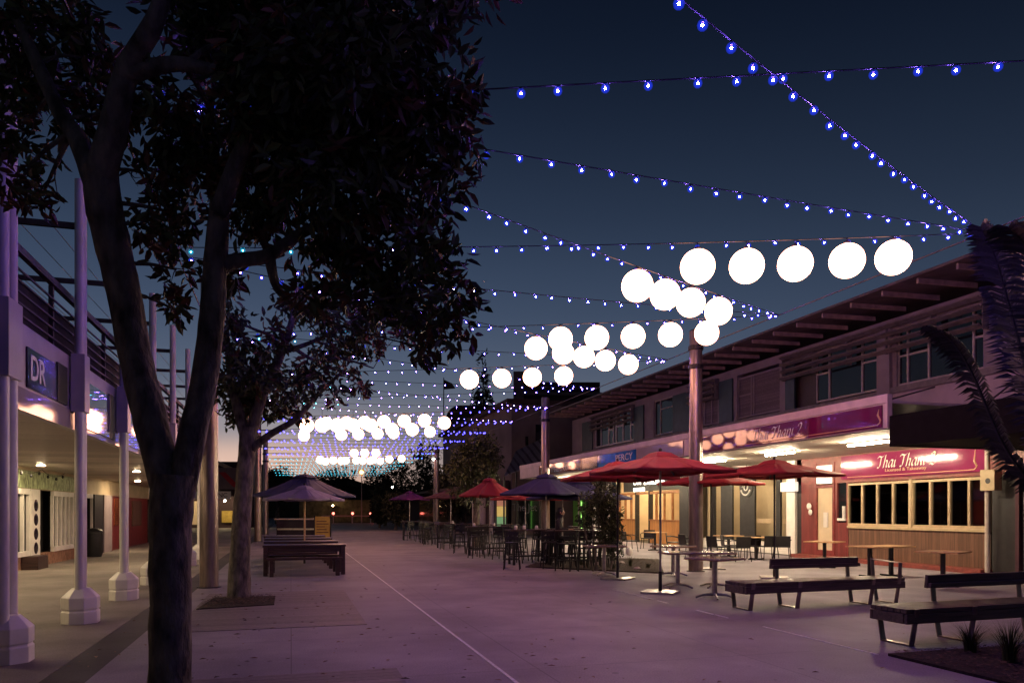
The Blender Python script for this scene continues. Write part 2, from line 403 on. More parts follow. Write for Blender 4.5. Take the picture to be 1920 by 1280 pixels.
tag(MB().box(-1.5, 1.2, 0, 1.03, 7.62, .006).build('timber_decking', M['deck']), kind='structure')
lm = MB(); lm.box(2.0, 1.5, 0, 2.035, 29, .005)
tag(lm.build('ground_line_marking', M['line']), kind='structure')
lm = MB()
for px0, py0, px1, py1 in ((1165, 1104, 1235, 1123), (1243, 1125, 1262, 1130), (1312, 1143, 1340, 1151), (1345, 1152, 1365, 1158), (1430, 1174, 1560, 1207), (1560, 1207, 1640, 1227)):
    a = G(px0, py0); c = G(px1, py1)
    lm.box(6.25, a[1], 0, 6.275, c[1], .005)
tag(lm.build('ground_line_marking', M['line']), kind='structure')

def bed(name, poly, z=.03):
    n = len(poly)
    vs = [(x, y, -.01) for x, y in poly] + [(x, y, z) for x, y in poly]
    m = MB(); m.add(vs, [tuple(range(n))[::-1], tuple(range(n, 2 * n))] + [(i, (i + 1) % n, n + (i + 1) % n, n + i) for i in range(n)])
    return tag(m.build(name, M['mulch']), kind='structure')
def inpoly(x, y, poly):
    c = False
    for i in range(len(poly)):
        a, b_ = poly[i], poly[i - 1]
        if (a[1] > y) != (b_[1] > y) and x < (b_[0] - a[0]) * (y - a[1]) / (b_[1] - a[1]) + a[0]: c = not c
    return c
def chips(name, poly, n, seed, s0=.02, s1=.06):
    r = random.Random(seed); m = MB()
    xs = [p[0] for p in poly]; ys = [p[1] for p in poly]; k = 0
    while k < n:
        x, y = r.uniform(min(xs), max(xs)), r.uniform(min(ys), max(ys))
        if not inpoly(x, y, poly): continue
        k += 1
        a = r.uniform(0, 6.28); l = r.uniform(s0, s1); w = l * r.uniform(.25, .6); tz = r.uniform(-.5, .5); z = .032 + r.uniform(0, .02)
        ca, sa = math.cos(a), math.sin(a)
        pts = [(-l / 2, -w / 2, -tz * l / 2), (l / 2, -w / 2, tz * l / 2), (l / 2.2, w / 2, tz * l / 2 + .01), (-l / 2.4, w / 2, -tz * l / 2 + .008)]
        m.add([(x + px * ca - py * sa, y + px * sa + py * ca, z + abs(pz) * .6 + .004) for px, py, pz in pts], [(0, 1, 2, 3)])
    return tag(m.build(name, M['chip']), kind='stuff')
bedA = [(6.32, 6.72), (6.32, 2.6), (9.8, 2.6), (9.8, 6.72)]
bed('planting_bed', bedA); chips('bark_mulch', bedA, 5200, 3)
bedB = [G(985, 1063), G(1245, 1075), G(1235, 1049), G(1040, 1044)]
bed('planting_bed', bedB); chips('bark_mulch', bedB, 2500, 4)
bedC = [G(368, 1143), G(514, 1134), G(516, 1118), G(403, 1121)]
bed('tree_pit', bedC, .02); chips('bark_mulch', bedC, 700, 5)

# ------------------------------------------------------------------ dusk sky
w = bpy.data.worlds.new('World'); SC.world = w; w.use_nodes = True; nt = w.node_tree; nt.nodes.clear()
out = nd(nt, 'ShaderNodeOutputWorld'); bg = nd(nt, 'ShaderNodeBackground'); nt.links.new(bg.outputs[0], out.inputs[0])
tc = nd(nt, 'ShaderNodeTexCoord'); sx = nd(nt, 'ShaderNodeSeparateXYZ'); nt.links.new(tc.outputs['Generated'], sx.inputs[0])
az = math.atan2(-(480 - 960) / F, 1)                          # afterglow just left of the end of the street
gx, gy = D(455, 100.0); gl = math.hypot(gx, gy)
dt = nd(nt, 'ShaderNodeVectorMath', operation='DOT_PRODUCT'); nt.links.new(tc.outputs['Generated'], dt.inputs[0]); dt.inputs[1].default_value = (gx / gl, gy / gl, 0)
ramp = nd(nt, 'ShaderNodeValToRGB'); nt.links.new(sx.outputs['Z'], ramp.inputs[0])
cr = ramp.color_ramp; cr.interpolation = 'B_SPLINE'
SKY = [(0.0, (.16, .145, .16)), (.10, (.145, .155, .19)), (.17, (.083, .108, .162)), (.25, (.045, .069, .122)), (.36, (.0215, .036, .070)), (.50, (.006, .0115, .028)), (.62, (.0035, .0065, .016)), (1.0, (.003, .005, .010))]
cr.elements[0].position = 0; cr.elements[0].color = (*SKY[0][1], 1); cr.elements[1].position = 1; cr.elements[1].color = (*SKY[-1][1], 1)
for p_, c_ in SKY[1:-1]:
    e = cr.elements.new(p_); e.color = (*c_, 1)
# brightness falls off away from the afterglow
fa = nd(nt, 'ShaderNodeMapRange'); fa.inputs[1].default_value = .2; fa.inputs[2].default_value = 1.0; fa.inputs[3].default_value = .45; fa.inputs[4].default_value = 1.12
nt.links.new(dt.outputs['Value'], fa.inputs[0])
vs_ = nd(nt, 'ShaderNodeVectorMath', operation='SCALE'); nt.links.new(ramp.outputs[0], vs_.inputs[0]); nt.links.new(fa.outputs[0], vs_.inputs['Scale'])
# peach afterglow
pr = nd(nt, 'ShaderNodeValToRGB'); nt.links.new(sx.outputs['Z'], pr.inputs[0]); pr.color_ramp.interpolation = 'EASE'
pe = pr.color_ramp.elements; pe[0].position = .0; pe[0].color = (.80, .40, .19, 1); pe[1].position = .17; pe[1].color = (0, 0, 0, 1)
e = pe.new(.065); e.color = (.62, .36, .22, 1); e = pe.new(.105); e.color = (.20, .15, .13, 1)
pw = nd(nt, 'ShaderNodeMath', operation='MAXIMUM'); pw.inputs[1].default_value = 0; nt.links.new(dt.outputs['Value'], pw.inputs[0])
p2 = nd(nt, 'ShaderNodeMath', operation='POWER'); p2.inputs[1].default_value = 36; nt.links.new(pw.outputs[0], p2.inputs[0])
ps = nd(nt, 'ShaderNodeVectorMath', operation='SCALE'); nt.links.new(pr.outputs[0], ps.inputs[0]); nt.links.new(p2.outputs[0], ps.inputs['Scale'])
ad = nd(nt, 'ShaderNodeVectorMath', operation='ADD'); nt.links.new(vs_.outputs[0], ad.inputs[0]); nt.links.new(ps.outputs[0], ad.inputs[1])
nt.links.new(ad.outputs[0], bg.inputs['Color']); bg.inputs['Strength'].default_value = 1.0

# ------------------------------------------------------------------ camera
cam = bpy.data.cameras.new('camera'); co = bpy.data.objects.new('camera', cam); COL.objects.link(co)
co.location = (0, 0, EYE); co.rotation_euler = (R(90), 0, -YAW); cam.sensor_width = 36; cam.lens = F / 1920 * 36
cam.shift_y = (HOR - 640) / 1920; cam.clip_end = 2000; SC.camera = co
SC.view_settings.view_transform = 'Standard'; SC.view_settings.look = 'None'; SC.view_settings.exposure = 0; SC.view_settings.gamma = 1
cy = SC.cycles; cy.use_denoising = True; cy.max_bounces = 6; cy.diffuse_bounces = 3; cy.glossy_bounces = 3; cy.transparent_max_bounces = 16; cy.sample_clamp_indirect = 4; cy.use_light_tree = True
cy.caustics_reflective = False; cy.caustics_refractive = False

# ------------------------------------------------------------------ right hand shop building
XW, XA = 17.0, 12.2                     # wall plane, awning edge
shop = thing('shop_building', 'long two storey shop building with raftered eaves and a lit awning', 'building', (XW, 28, 0))
def bs(mb, name, m, **k): return mb.build(name, m, shop, world=True, **k)
Y = lambda px: YX(XW, px)
YE = 44.0                               # far end
# upper wall with openings left for the bays
bays = [('win', 14.9, 17.75), ('win', 18.5, 21.3), ('recess', 21.3, 22.8), ('blind', 23.2, 25.9), ('blind', 27.3, 29.2), ('win', 31.1, 33.0), ('win', 35.2, 40.4)]
SILL, HEAD, WTOP = 5.24, 6.95, 7.25
bs(MB().box(XW, 12.0, 3.55, XW + .25, YE, SILL - .22), 'lower_wall', M['lowwall'])
m = MB(); m.box(XW, 12.0, SILL - .22, XW + .25, YE, SILL - .08); m.box(XW, 12.0, HEAD, XW + .25, YE, WTOP)
yy = 12.0
for _, a, c in bays:
    if a > yy: m.box(XW, yy, SILL - .08, XW + .25, a, HEAD)
    yy = c
m.box(XW, yy, SILL - .08, XW + .25, YE, HEAD)
m.box(XW + .25, YE - .25, 0, 27, YE, 7.2); m.box(26.8, 12, 0, 27, YE - .25, 7.6); m.box(XW + .25, 12, 0, 26.8, 12.2, 7.2)
bs(m, 'upper_wall', M['wall'])
m = MB(); m.box(XW + .25, 12.2, 3.5, 26.8, YE - .25, 3.62); bs(m, 'upper_floor', M['fardark'])
m = MB(); m.box(XW - .10, 12.6, SILL - .20, XW - .003, 17.9, SILL - .02); m.box(XW - .06, 18.0, SILL - .2, XW - .003, YE, SILL - .06); bs(m, 'sill_band', M['louvre'], bevel=.01)
for a, c in ((17.9, 18.4),): bs(MB().box(XW - .12, a, 4.2, XW - .003, c, 7.0), 'pilaster', M['wall'])
for a, c in ((26.15, 27.1), (29.4, 31.0), (34.0, 35.1), (40.6, 42.2), (22.3, 22.8)):
    bs(MB().box(XW - .07, a, SILL - .05, XW - .003, c, 6.9), 'teal_panel', M['teal'])
def window(parent, y0, y1, z0, z1, x, cols, transoms, fm, fw=.06, depth=.08, world=True, glass=None, name='window'):
    """frame with mullions; one pane sheet behind"""
    f = MB(); f.box(x, y0, z0, x + depth, y1, z0 + fw); f.box(x, y0, z1 - fw, x + depth, y1, z1)
    ys = [y0 + (y1 - y0) * c for c in cols]
    for yv in ys: f.box(x - .004, max(y0, yv - fw / 2), z0 + fw, x + depth, min(y1, yv + fw / 2), z1 - fw)
    for c0, c1, tz in transoms: f.box(x + .006, y0 + (y1 - y0) * c0 + fw / 2, z0 + (z1 - z0) * tz - fw / 2, x + depth - .01, y0 + (y1 - y0) * c1 - fw / 2, z0 + (z1 - z0) * tz + fw / 2)
    o = f.build(name, fm, parent, world=world, bevel=.006)
    q = MB().box(x + depth * .5, y0 + .01, z0 + .01, x + depth * .5 + .012, y1 - .01, z1 - .01)
    off = parent.matrix_basis.translation
    q.v = [(v[0] - off[0], v[1] - off[1], v[2] - off[2]) for v in q.v]
    q.build('pane', glass or M['pane'], o)
    return o
window(shop, 14.9, 17.75, SILL, HEAD, XW + .06, (0, .12, .62, .88, 1), ((.62, .88, .5), (.88, 1, .5), (0, .12, .5)), M['frame'])
window(shop, 18.5, 21.3, SILL, HEAD, XW + .06, (0, .25, .78, 1), ((0, .25, .55), (.78, 1, .55)), M['frame'])
bs(MB().box(XW + .1, 21.3, SILL - .08, XW + .2, 22.8, HEAD), 'recess_panel', M['darkwood'])
window(shop, 23.2, 25.9, SILL, HEAD - .1, XW + .06, (0, .62, .68, 1), ((.68, 1, .55),), M['wall'], glass=M['blind'])
window(shop, 27.3, 29.2, SILL, HEAD - .1, XW + .06, (0, .3, .6, 1), (), M['wall'], glass=M['blind'])
window(shop, 31.1, 33.0, SILL, HEAD, XW + .06, (0, .7, 1), ((0, .7, .72),), M['frame'])
window(shop, 35.2, 40.4, SILL, HEAD, XW + .06, (0, .1, .28, .45, .52, .64, .85, 1), ((.28, .45, .55), (.52, .64, .5), (0, .1, .5)), M['white'], fw=.09)
for a, c in ((14.75, 22.8), (27.2, 29.3), (35.1, 40.5)):
    m = MB()
    for k in range(4):
        z = 6.28 + k * .24
        m.bar((XW - .26 + k * .0, a, z), (XW - .26, c, z), .17, .05, (.45, 0, 1))
    n = int((c - a) / 1.9) + 1
    for k in range(n + 1):
        yk = a + (c - a) * k / n
        m.box(XW - .2, yk - .02, 6.2, XW - .003, yk + .02, 7.06)
    bs(m, 'louvre', M['louvre'])
# roof and rafters
m = MB()
ex, ez = 15.0, 7.46
vs = [(ex, 11.0, ez), (ex, YE + .5, ez), (27.5, YE + .5, 8.3), (27.5, 11.0, 8.3)]
m.add(vs + [(x, y, z + .07) for x, y, z in vs], [(0, 1, 2, 3), (7, 6, 5, 4), (0, 4, 5, 1), (1, 5, 6, 2), (2, 6, 7, 3), (3, 7, 4, 0)])
roof = bs(m, 'roof', M['roof'])
r0 = None
for k in range(28):
    yk = 11.6 + k * 1.17
    mb = MB(); mb.bar((15.12, 0, 7.38), (17.02, 0, 7.42), .06, .13)
    if r0 is None:
        r0 = mb.build('rafter', M['rafter'], shop); r0.location = (-XW, yk - 28, 0)
    else:
        o = r0.copy(); COL.objects.link(o); o.location = (-XW, yk - 28, 0)
# awning
AY0, AY1 = 13.02, 39.6
bs(MB().box(XA + .06, AY0, 3.37, XW, AY1, 3.43), 'awning_soffit', M['soffit'])
m = MB(); m.box(XA, AY0, 3.36, XA + .06, AY1, 4.0); m.box(XA - .03, AY0 - .02, 3.9, XA + .1, AY1, 4.09); m.box(XA - .03, AY0 - .06, 3.36, XA + .1, AY0, 4.09)
m.box(XA + .06, AY1 - .05, 3.43, XW, AY1, 3.98); m.box(XA + .1, AY0, 3.90, XW, AY1 - .05, 3.96)
bs(m, 'awning_fascia', M['trim'], bevel=.008)
bs(MB().box(XA - .035, AY0, 3.335, XA + .08, AY1, 3.358), 'awning_gutter', M['darkmetal'])
for yk in (16.4, 23.2, 30.2, 36.5): bs(MB().tube([(XA + .9, yk, 3.95), (XW, yk, 5.0)], .02, 6), 'tie_rod', M['darkmetal'])
# ---- ground floor, from the near end to the far end
y0, y1 = Y(1858), Y(1591)
win_w = MB().box(XW, y0, .0, XW + .12, y1, 1.09); bs(win_w, 'boarded_wall', M['brownboard'])
bs(MB().box(XW - .4, y0 - .05, -.02, XW - .003, 22.1, .12), 'red_step', M['redstep'], bevel=.012)
bs(MB().box(XW, 12.2, 2.50, XW + .12, 22.75, 3.37), 'shopfront_header', M['redpaint'])
bs(MB().box(XW, 12.2, 0, XW + .14, y0 - .03, 2.5), 'dark_end_wall', M['black'])
yc = (y0 + y1) / 2
for a, c in ((y0, yc - .05), (yc + .05, y1)):
    for k in range(4):
        wa, wc = a + (c - a) * k / 4, a + (c - a) * (k + 1) / 4
        wo = window(shop, wa, wc, 1.13, 2.47, XW - .03, (0, 1), (), M['cream'], fw=.075, depth=.09, name='folding_window', glass=M['clear'])
bs(MB().box(XW - .06, yc - .05, 1.05, XW + .09, yc + .05, 2.5), 'window_post', M['cream'], bevel=.006)
for a, c in ((y0, yc - .052), (yc + .052, y1)): bs(MB().box(XW - .07, a, 1.05, XW + .11, c, 1.128), 'window_sill', M['cream'], bevel=.008)
# dim dining room behind the folding windows, a shelf of glasses along the sill
m = MB(); m.box(21.0, 12.2, 0, 21.2, y1 + .3, 3.36); m.box(XW + .15, y1 + .18, 0, 21.0, y1 + .3, 3.36); m.box(XW + .15, 14.2, 0, 21.0, 14.35, 3.36)
bs(m, 'dining_room_wall', M['redpaint'])
bs(MB().box(XW + .13, y0, .98, XW + .5, y1, 1.02), 'sill_shelf', M['darkwood'])
for a in (15.6, 17.6, 19.0): bs(MB().box(18.6, a - .2, 3.30, 19.0, a + .2, 3.34), 'ceiling_panel', M['room'])
gl0 = None; r7 = random.Random(17)
for k in range(26):
    yk = y0 + .12 + (y1 - y0 - .24) * (k + r7.uniform(-.3, .3)) / 26
    if gl0 is None:
        gl0 = MB().lathe([(.02, 0), (.03, .05), (.034, .14), (.028, .145)], n=10).build('drinking_glass', M['ceramic'], smooth=True)
        gl0.location = (XW + .22, yk, 1.022); tag(gl0, 'small pale glass standing on the shelf inside the folding windows', 'glass', 'glasses along the window shelf')
    else:
        o = gl0.copy(); COL.objects.link(o); o.location = (XW + .2 + r7.uniform(-.03, .2), yk, 1.022); o.scale = (1, 1, r7.uniform(.7, 1.7))
o = MB().box(-.004, -.1, 0, .004, .1, .16).build('paper_notice', M['ceramic']); o.location = (XW + .10, YX(XW, 1638), 1.62); tag(o, 'white paper notice inside the second folding window from the left', 'notice')
# door group
yd0, yd1 = Y(1565), Y(1528)
bs(MB().box(XW, yd1, 0, XW + .12, 22.0, 2.5).box(XW, y1 + .02, 0, XW + .12, yd0, 1.22).box(XW, yd0 - .12, 1.22, XW + .12, yd0, 2.5).box(XW, y1 + .02, 1.22, XW + .12, y1 + .1, 2.5), 'red_timber_wall', M['redboard'])
bs(MB().box(XW + .06, y1 + .1, 1.22, XW + .08, yd0 - .12, 2.5), 'side_light', M['pane'])
bs(MB().box(XW - .02, y1 + .12, 1.28, XW + .05, yd0 - .14, 1.36).box(XW - .02, y1 + .16, 1.36, XW + .03, y1 + .26, 1.75), 'notice_holder', M['white'])
d = bs(MB().box(XW - .02, yd0, .0, XW + .1, yd0 + .1, 3.2).box(XW - .02, yd1 - .1, .0, XW + .1, yd1, 3.2).box(XW - .015, yd0 + .1, 2.36, XW + .1, yd1 - .1, 2.46).box(XW - .015, yd0 + .1, 0.05, XW + .1, yd1 - .1, .3), 'door_frame', M['redpaint'], bevel=.006)
bs(MB().box(XW + .04, yd0 + .1, .3, XW + .055, yd1 - .1, 2.36), 'door', M['beige'])
bs(MB().box(XW + .01, yd0 + .35, 1.05, XW + .036, yd1 - .4, 1.55), 'door_notice', M['ceramic'])
bs(MB().box(XW - .02, yd0 + .1, 2.5, XW + .03, yd1 - .1, 3.1), 'transom_window', M['whitelit'])
bs(MB().ball((XW - .04, yd1 + .25, 1.75), .12, 12, 8, (.3, 1, 1)), 'wall_plaque', M['ceramic'], smooth=True); bs(MB().ball((XW - .045, yd1 + .18, 1.55), .1, 12, 8, (.3, 1, 1)), 'wall_plaque', M['ceramic'], smooth=True)
bs(MB().box(XW, 22.0, 0, XW + .2, 22.22, 3.37), 'black_jamb', M['black'])
bs(MB().box(XW - .08, 22.24, 0.05, XW + .2, 22.72, 3.37), 'white_pier', M['white'], bevel=.01)
bs(MB().box(XW - .22, 22.05, 2.28, XW - .09, 22.85, 2.6), 'light_box', M['whitelit'])
# glazed front with black leaves
ga, gc = 22.75, 28.95
lv = [(1480, 1478), (1463, 1453), (1439, 1431), (1392, 1365), (1351, 1330), (1319, 1312)]
m = MB()
for pa, pb in lv: m.box(XW + .55, Y(pa), .1, XW + .63, Y(pb), 3.0)
m.box(XW + .55, ga, 2.9, XW + .63, gc, 3.37); bs(m, 'black_folding_leaf', M['black'])
bs(MB().box(XW + .66, ga, .1, XW + .675, gc, 2.9), 'shopfront_glass', shellmat('clear_glass', (0, 0, 0), 0, .10))
bs(MB().box(XW + .2, ga, 0.02, XW + .5, gc, .16).box(XW + .3, ga, .16, XW + .5, gc, .42), 'white_plinth', M['white'])
bs(MB().box(XW + .64, Y(1478), 1.12, XW + .658, Y(1370), 1.3), 'glass_banding', M['cream'])
m = MB(); m.box(19.6, ga, 0, 19.8, gc, 3.36); m.box(XW + .6, gc, 0, 19.6, gc + .15, 3.36); m.box(XW + .6, ga - .1, 0, 19.6, ga, 3.36)
bs(m, 'room_wall', M['beige'])
for yk in (24.2, 26.2, 28.0): bs(MB().box(18.1, yk - .3, 3.30, 18.9, yk + .3, 3.35), 'ceiling_panel', M['room'])
# round hanging sign
yb0, yb1 = 30.4, 37.4
bs(MB().box(XW - .05, gc, 0, XW + .3, yb0, 3.37), 'black_pier', M['black'])
# timber bar
for a, c in ((yb0, 33.4), (35.0, yb1)): bs(MB().box(XW, a, 0.02, XW + .12, c, 1.12), 'bar_dado', M['orangewood'])
for a, c in ((yb0, 33.4), (35.0, yb1)): bs(MB().box(XW - .06, a, 1.12, XW + .16, c, 1.18), 'bar_ledge', M['orangewoodp'])
m = MB()
for yk in (yb0 + .04, 31.2, 32.0, 32.8, 33.5, 34.95, 35.6, 36.3, 37.0, yb1 - .04): m.box(XW, yk - .045, 1.18 if not 33.45 < yk < 35 else .02, XW + .1, yk + .045, 2.5)
m.box(XW - .005, yb0, 2.42, XW + .105, yb1, 2.54)
bs(m, 'bar_window_frame', M['orangewoodp'])
for a in (34.9, 33.41): bs(MB().box(XW - .03, a, 0, XW + .18, a + .11, 3.37), 'black_door_jamb', M['black'])
m = MB(); m.box(21.0, yb0, 0, 21.2, yb1, 3.36); m.box(XW + .3, yb1, 0, 21.0, yb1 + .15, 3.36); m.box(XW + .3, yb0 - .15, 0, 21.0, yb0, 3.36); bs(m, 'bar_room_wall', M['beige'])
m = MB()
for k in range(5): m.box(20.7, 31 + k * 1.3, 1.0, 20.98, 31.9 + k * 1.3, 2.3)
bs(m, 'back_bar_shelf', M['orangewoodp'])
for yk in (31.6, 33.8, 36.2): bs(MB().box(18.6, yk - .35, 3.30, 19.6, yk + .35, 3.35), 'ceiling_panel', M['roomhot'])
bs(MB().box(XW - .02, yb0, 2.58, XW + .06, 36.4, 3.34), 'bar_header', M['black'])
# far dark shopfronts with a green lit pier
bs(MB().box(XW, yb1, 0, XW + .1, 43.9, 3.37), 'dark_shopfront', M['pane'])
bs(MB().box(XW - .1, 41.7, 0, XW - .003, 43.6, 3.3), 'green_pier', M['green'])
bs(MB().tube([(XW - .18, 42.0, .3), (XW - .18, 42.0, 3.1)], .035, 8), 'green_light_tube', M['greenl'])
for a in (38.2, 40.2): bs(MB().box(XW - .12, a, 0, XW - .003, a + .2, 3.2), 'white_post', M['white'])
# fluorescent battens
ft = None
for k, yk in enumerate((15.55, 19.1, 22.7, 26.2, 29.7, 33.2, 36.8)):
    lab = ['bright fluorescent batten on the ceiling nearest the black awning', 'bright fluorescent batten above the middle red umbrella', 'fluorescent batten behind the thick steel post', 'fluorescent batten above the glass shopfront by the post', 'fluorescent batten on the ceiling in front of the timber bar', 'fluorescent batten on the ceiling beyond the timber bar door', 'last fluorescent batten at the far end of the awning'][k]
    if ft is None:
        ft = thing('fluorescent_light', lab, 'ceiling light', (14.0, yk, 3.37), 0, 'fluorescent battens under the awning')
        MB().box(-.05, -.72, -.05, .05, .72, 0).build('batten', M['white'], ft, bevel=.006)
        MB().tube([(0, -.68, -.075), (0, .68, -.075)], .024, 10).build('tube', M['tube'], ft, smooth=True)
    else: dup(ft, lab, (14.0, yk, 3.37))

# ------------------------------------------------------------------ signs on the shops
def sign(name, label, x, ya, yb, z0, z1, m, t=.03, group=None):
    o = thing(name, label, 'sign', (x, (ya + yb) / 2, z0), 0, group)
    MB().box(-t, -(yb - ya) / 2, 0, 0, (yb - ya) / 2, z1 - z0).build('panel', m, o, bevel=.004)
    return o
s1 = sign('shop_sign', 'long glossy purple awning sign reading Thai Thani 2 with a thin gold border', XA, 13.12, 20.9, 3.39, 3.87, M['signpurple'])
pen_text('lettering', 'Thai Thani 2', M['ink'], s1, -.25, .115, -.034, 2.1, .30)
def border(o, ya, yb, z0, z1, x=-.036, r=.011):
    pts = [(x, yb, z0)] + [(x, ya + .25, z0)] + [(x, ya + .12 + .13 * math.cos(t), z0 + .1 + .1 * math.sin(t)) for t in [R(-70), R(-110), R(-150), R(-180)]] + [(x, ya + .06, z0 + .22), (x, ya + .03, z1)]
    MB().tube(pts, [r] * (len(pts) - 3) + [r * 1.8, r * 2.2, r * .4], 6).build('gold_border', M['inkgold'], o)
border(s1, -3.85, 1.5, .05, .40)
s2 = sign('shop_sign', 'glossy pink fascia sign reading Thai Thani 2 above the folding windows', XW, Y(1850), Y(1580), 2.60, 3.33, M['signpink'], t=.06)
c2 = (Y(1850) + Y(1580)) / 2
pen_text('lettering', 'Thai Thani 2', M['ink'], s2, (Y(1650) + Y(1755)) / 2 - c2, .28, -.066, 2.15, .36)
text('small_lettering', 'Licensed & Takeaway', .13, M['inkgold'], s2, (-.066, (Y(1650) + Y(1755)) / 2 - c2, .2), FACE_L, width=1.5, depth=.003)
border(s2, -2.35, 2.3, .06, .62, x=-.066, r=.012)
s3 = sign('shop_sign', 'glossy blank orange awning panel beside the steel post', XA, 21.6, 25.0, 3.39, 3.87, M['whitegloss'])
s4 = sign('shop_sign', 'blue awning sign with pale capital letters above the red umbrella', XA, 25.05, 28.6, 3.39, 3.87, M['signblue'])
text('lettering', 'PERCY', .36, M['ink'], s4, (-.034, -.75, .24), FACE_L, width=1.5, depth=.003)
s5 = sign('shop_sign', 'dull maroon awning panel left of the blue awning sign', XA, 28.65, 30.4, 3.39, 3.87, M['signdark'])
s6 = sign('shop_sign', 'orange red awning sign with small pale letters', XA, 30.45, 36.2, 3.39, 3.87, M['signorange'])
text('lettering', 'MENS CUTS', .24, M['ink'], s6, (-.034, -.6, .16), FACE_L, width=2.2, depth=.003)
s7 = thing('shop_sign', 'black sign with bright white capitals over the timber bar', 'sign', (XW - .03, 33.4, 2.6))
MB().box(-.05, -1.9, .22, 0, 1.9, .62).build('panel', M['black'], s7)
text('lettering', 'DELISA', .36, M['neonw'], s7, (-.056, -.6, .42), FACE_L, width=2.2, depth=.004, weight=.012)
text('small_lettering', 'CAFE', .26, M['neonw'], s7, (-.056, 1.25, .40), FACE_L, shear=.2, width=.9, depth=.004)
MB().box(-.045, .5, -.02, 0, 1.7, .16).build('white_strip', M['neonw'], s7)
s8 = thing('hanging_sign', 'round black hanging sign with a white swirl near the glass shopfront', 'sign', (XW - .3, Y(1411), 2.5))
MB().tube([(0, 0, 0), (.05, 0, 0)], .42, 28).build('disc', M['black'], s8)
MB().tube([(-.012, .2 * math.cos(t) * (1 - t / 12), .2 * math.sin(t) * (1 - t / 12)) for t in [k * .35 for k in range(22)]], .028, 6).build('swirl', M['ink'], s8)
MB().tube([(-.012, .3 * math.cos(t), .3 * math.sin(t)) for t in [R(200 + 7 * k) for k in range(21)]], .03, 6).build('arc', M['ink'], s8)
MB().tube([(.025, 0, .42), (.025, 0, .88)], .012, 6).build('hanger', M['black'], s8)

# ------------------------------------------------------------------ black awning of the next shop and its posts
aw = thing('shop_awning', 'plain black box awning jutting out beside the purple sign', 'awning', (14.6, 10.4, 2.9))
MB().box(XA, 7.6, 2.96, XA + .08, 12.93, 3.61).box(XA + .08, 12.85, 2.96, XW, 12.93, 3.61).box(XA + .08, 7.6, 2.98, XW, 12.85, 3.04).box(XA + .08, 7.6, 3.53, XW, 12.85, 3.61).build('box_fascia', M['boxblack'], aw, world=True)
MB().tube([(XA + .9, 11.6, 3.6), (XW, 13.6, 5.0)], .022, 6).build('tie_rod', M['darkmetal'], aw, world=True)
nb = thing('shop_building', 'dark neighbouring shop wall under the black awning', 'building', (XW + .2, 9.7, 0))
MB().box(XW + .1, 7.0, 0, XW + .5, 11.95, 3.6).build('wall', M['fardark'], nb, world=True)
MB().box(XW + .02, 7.0, 3.6, XW + .5, 11.98, 7.2).build('upper_wall', M['lowwall'], nb, world=True)
MB().box(XW + .02, 7.8, .3, XW + .1, 11.6, 2.7).build('shop_window', M['pane'], nb, world=True)
pp = thing('veranda_post', 'cream pipe post at the right end of the folding windows', 'post', (XW - .25, Y(1866), 0))
MB().tube([(0, 0, 0), (0, 0, 3.37)], .06, 12).build('pipe', M['pipe'], pp, smooth=True); MB().lathe([(.1, 0), (.1, .02), (.07, .03)], n=16).build('base_plate', M['pipe'], pp)
sp = thing('speaker_box', 'square cream speaker box fixed high beside the cream post', 'speaker', (XW - .33, Y(1876) , 2.1))
MB().box(-.1, -.2, 0, .14, .2, .52).build('case', M['cream'], sp, bevel=.015); MB().tube([(-.101, -.02, .24), (-.106, -.02, .24)], .07, 16).build('cone', M['black'], sp)
rp_ = thing('red_post', 'dark red timber post right of the cream pipe post', 'post', (XW - .2, 13.75, 0))
MB().box(-.07, -.05, 0, .07, .05, 2.88).build('shaft', M['canvasmaroon'], rp_, bevel=.01)
# ------------------------------------------------------------------ left hand arcade
arc = thing('arcade_building', 'white veranda arcade with paired columns and a railed balcony', 'building', (-3.0, 17, 0))
def ba(mb, name, m, **k): return mb.build(name, m, arc, world=True, **k)
A0, A1, A2 = 5.0, 31.0, 42.4
XF = -3.0
ba(MB().box(XF - .12, A0, 2.77, XF, A1, 3.785), 'fascia', M['fascia'])
ba(MB().box(-7.1, A0, 2.80, XF - .12, A1, 2.86).box(-7.1, A1, 2.80, -5.0, A2, 2.86), 'ceiling', M['soffitL'])
ba(MB().box(-7.1, A0, 3.70, XF - .12, A1, 3.78), 'balcony_floor', M['fardark'])
ba(MB().box(XF, A0, 2.765, XF + .012, A1, 3.03), 'gloss_strip', M['whitegloss'])
cys = [9.1 + 2.9 * k for k in range(8)]
# balcony rail
m = MB(); m.bar((XF - .04, A0, 4.64), (XF - .04, A1, 4.64), .07, .09)
for k in range(5): m.bar((XF - .02, A0, 3.88 + k * .13), (XF - .02, A1, 3.88 + k * .13), .022, .022)
ba(m, 'balcony_rail', M['rail'])
for k in range(16):
    yk = 5.5 + k * 1.45
    ba(MB().box(XF - .09, yk - .03, 3.78, XF - .035, yk + .03, 4.6), 'rail_post', M['rail'])
ba(MB().box(XF - .2, A0, 3.78, XF - .17, A1, 4.42), 'rail_screen', M['infill'])
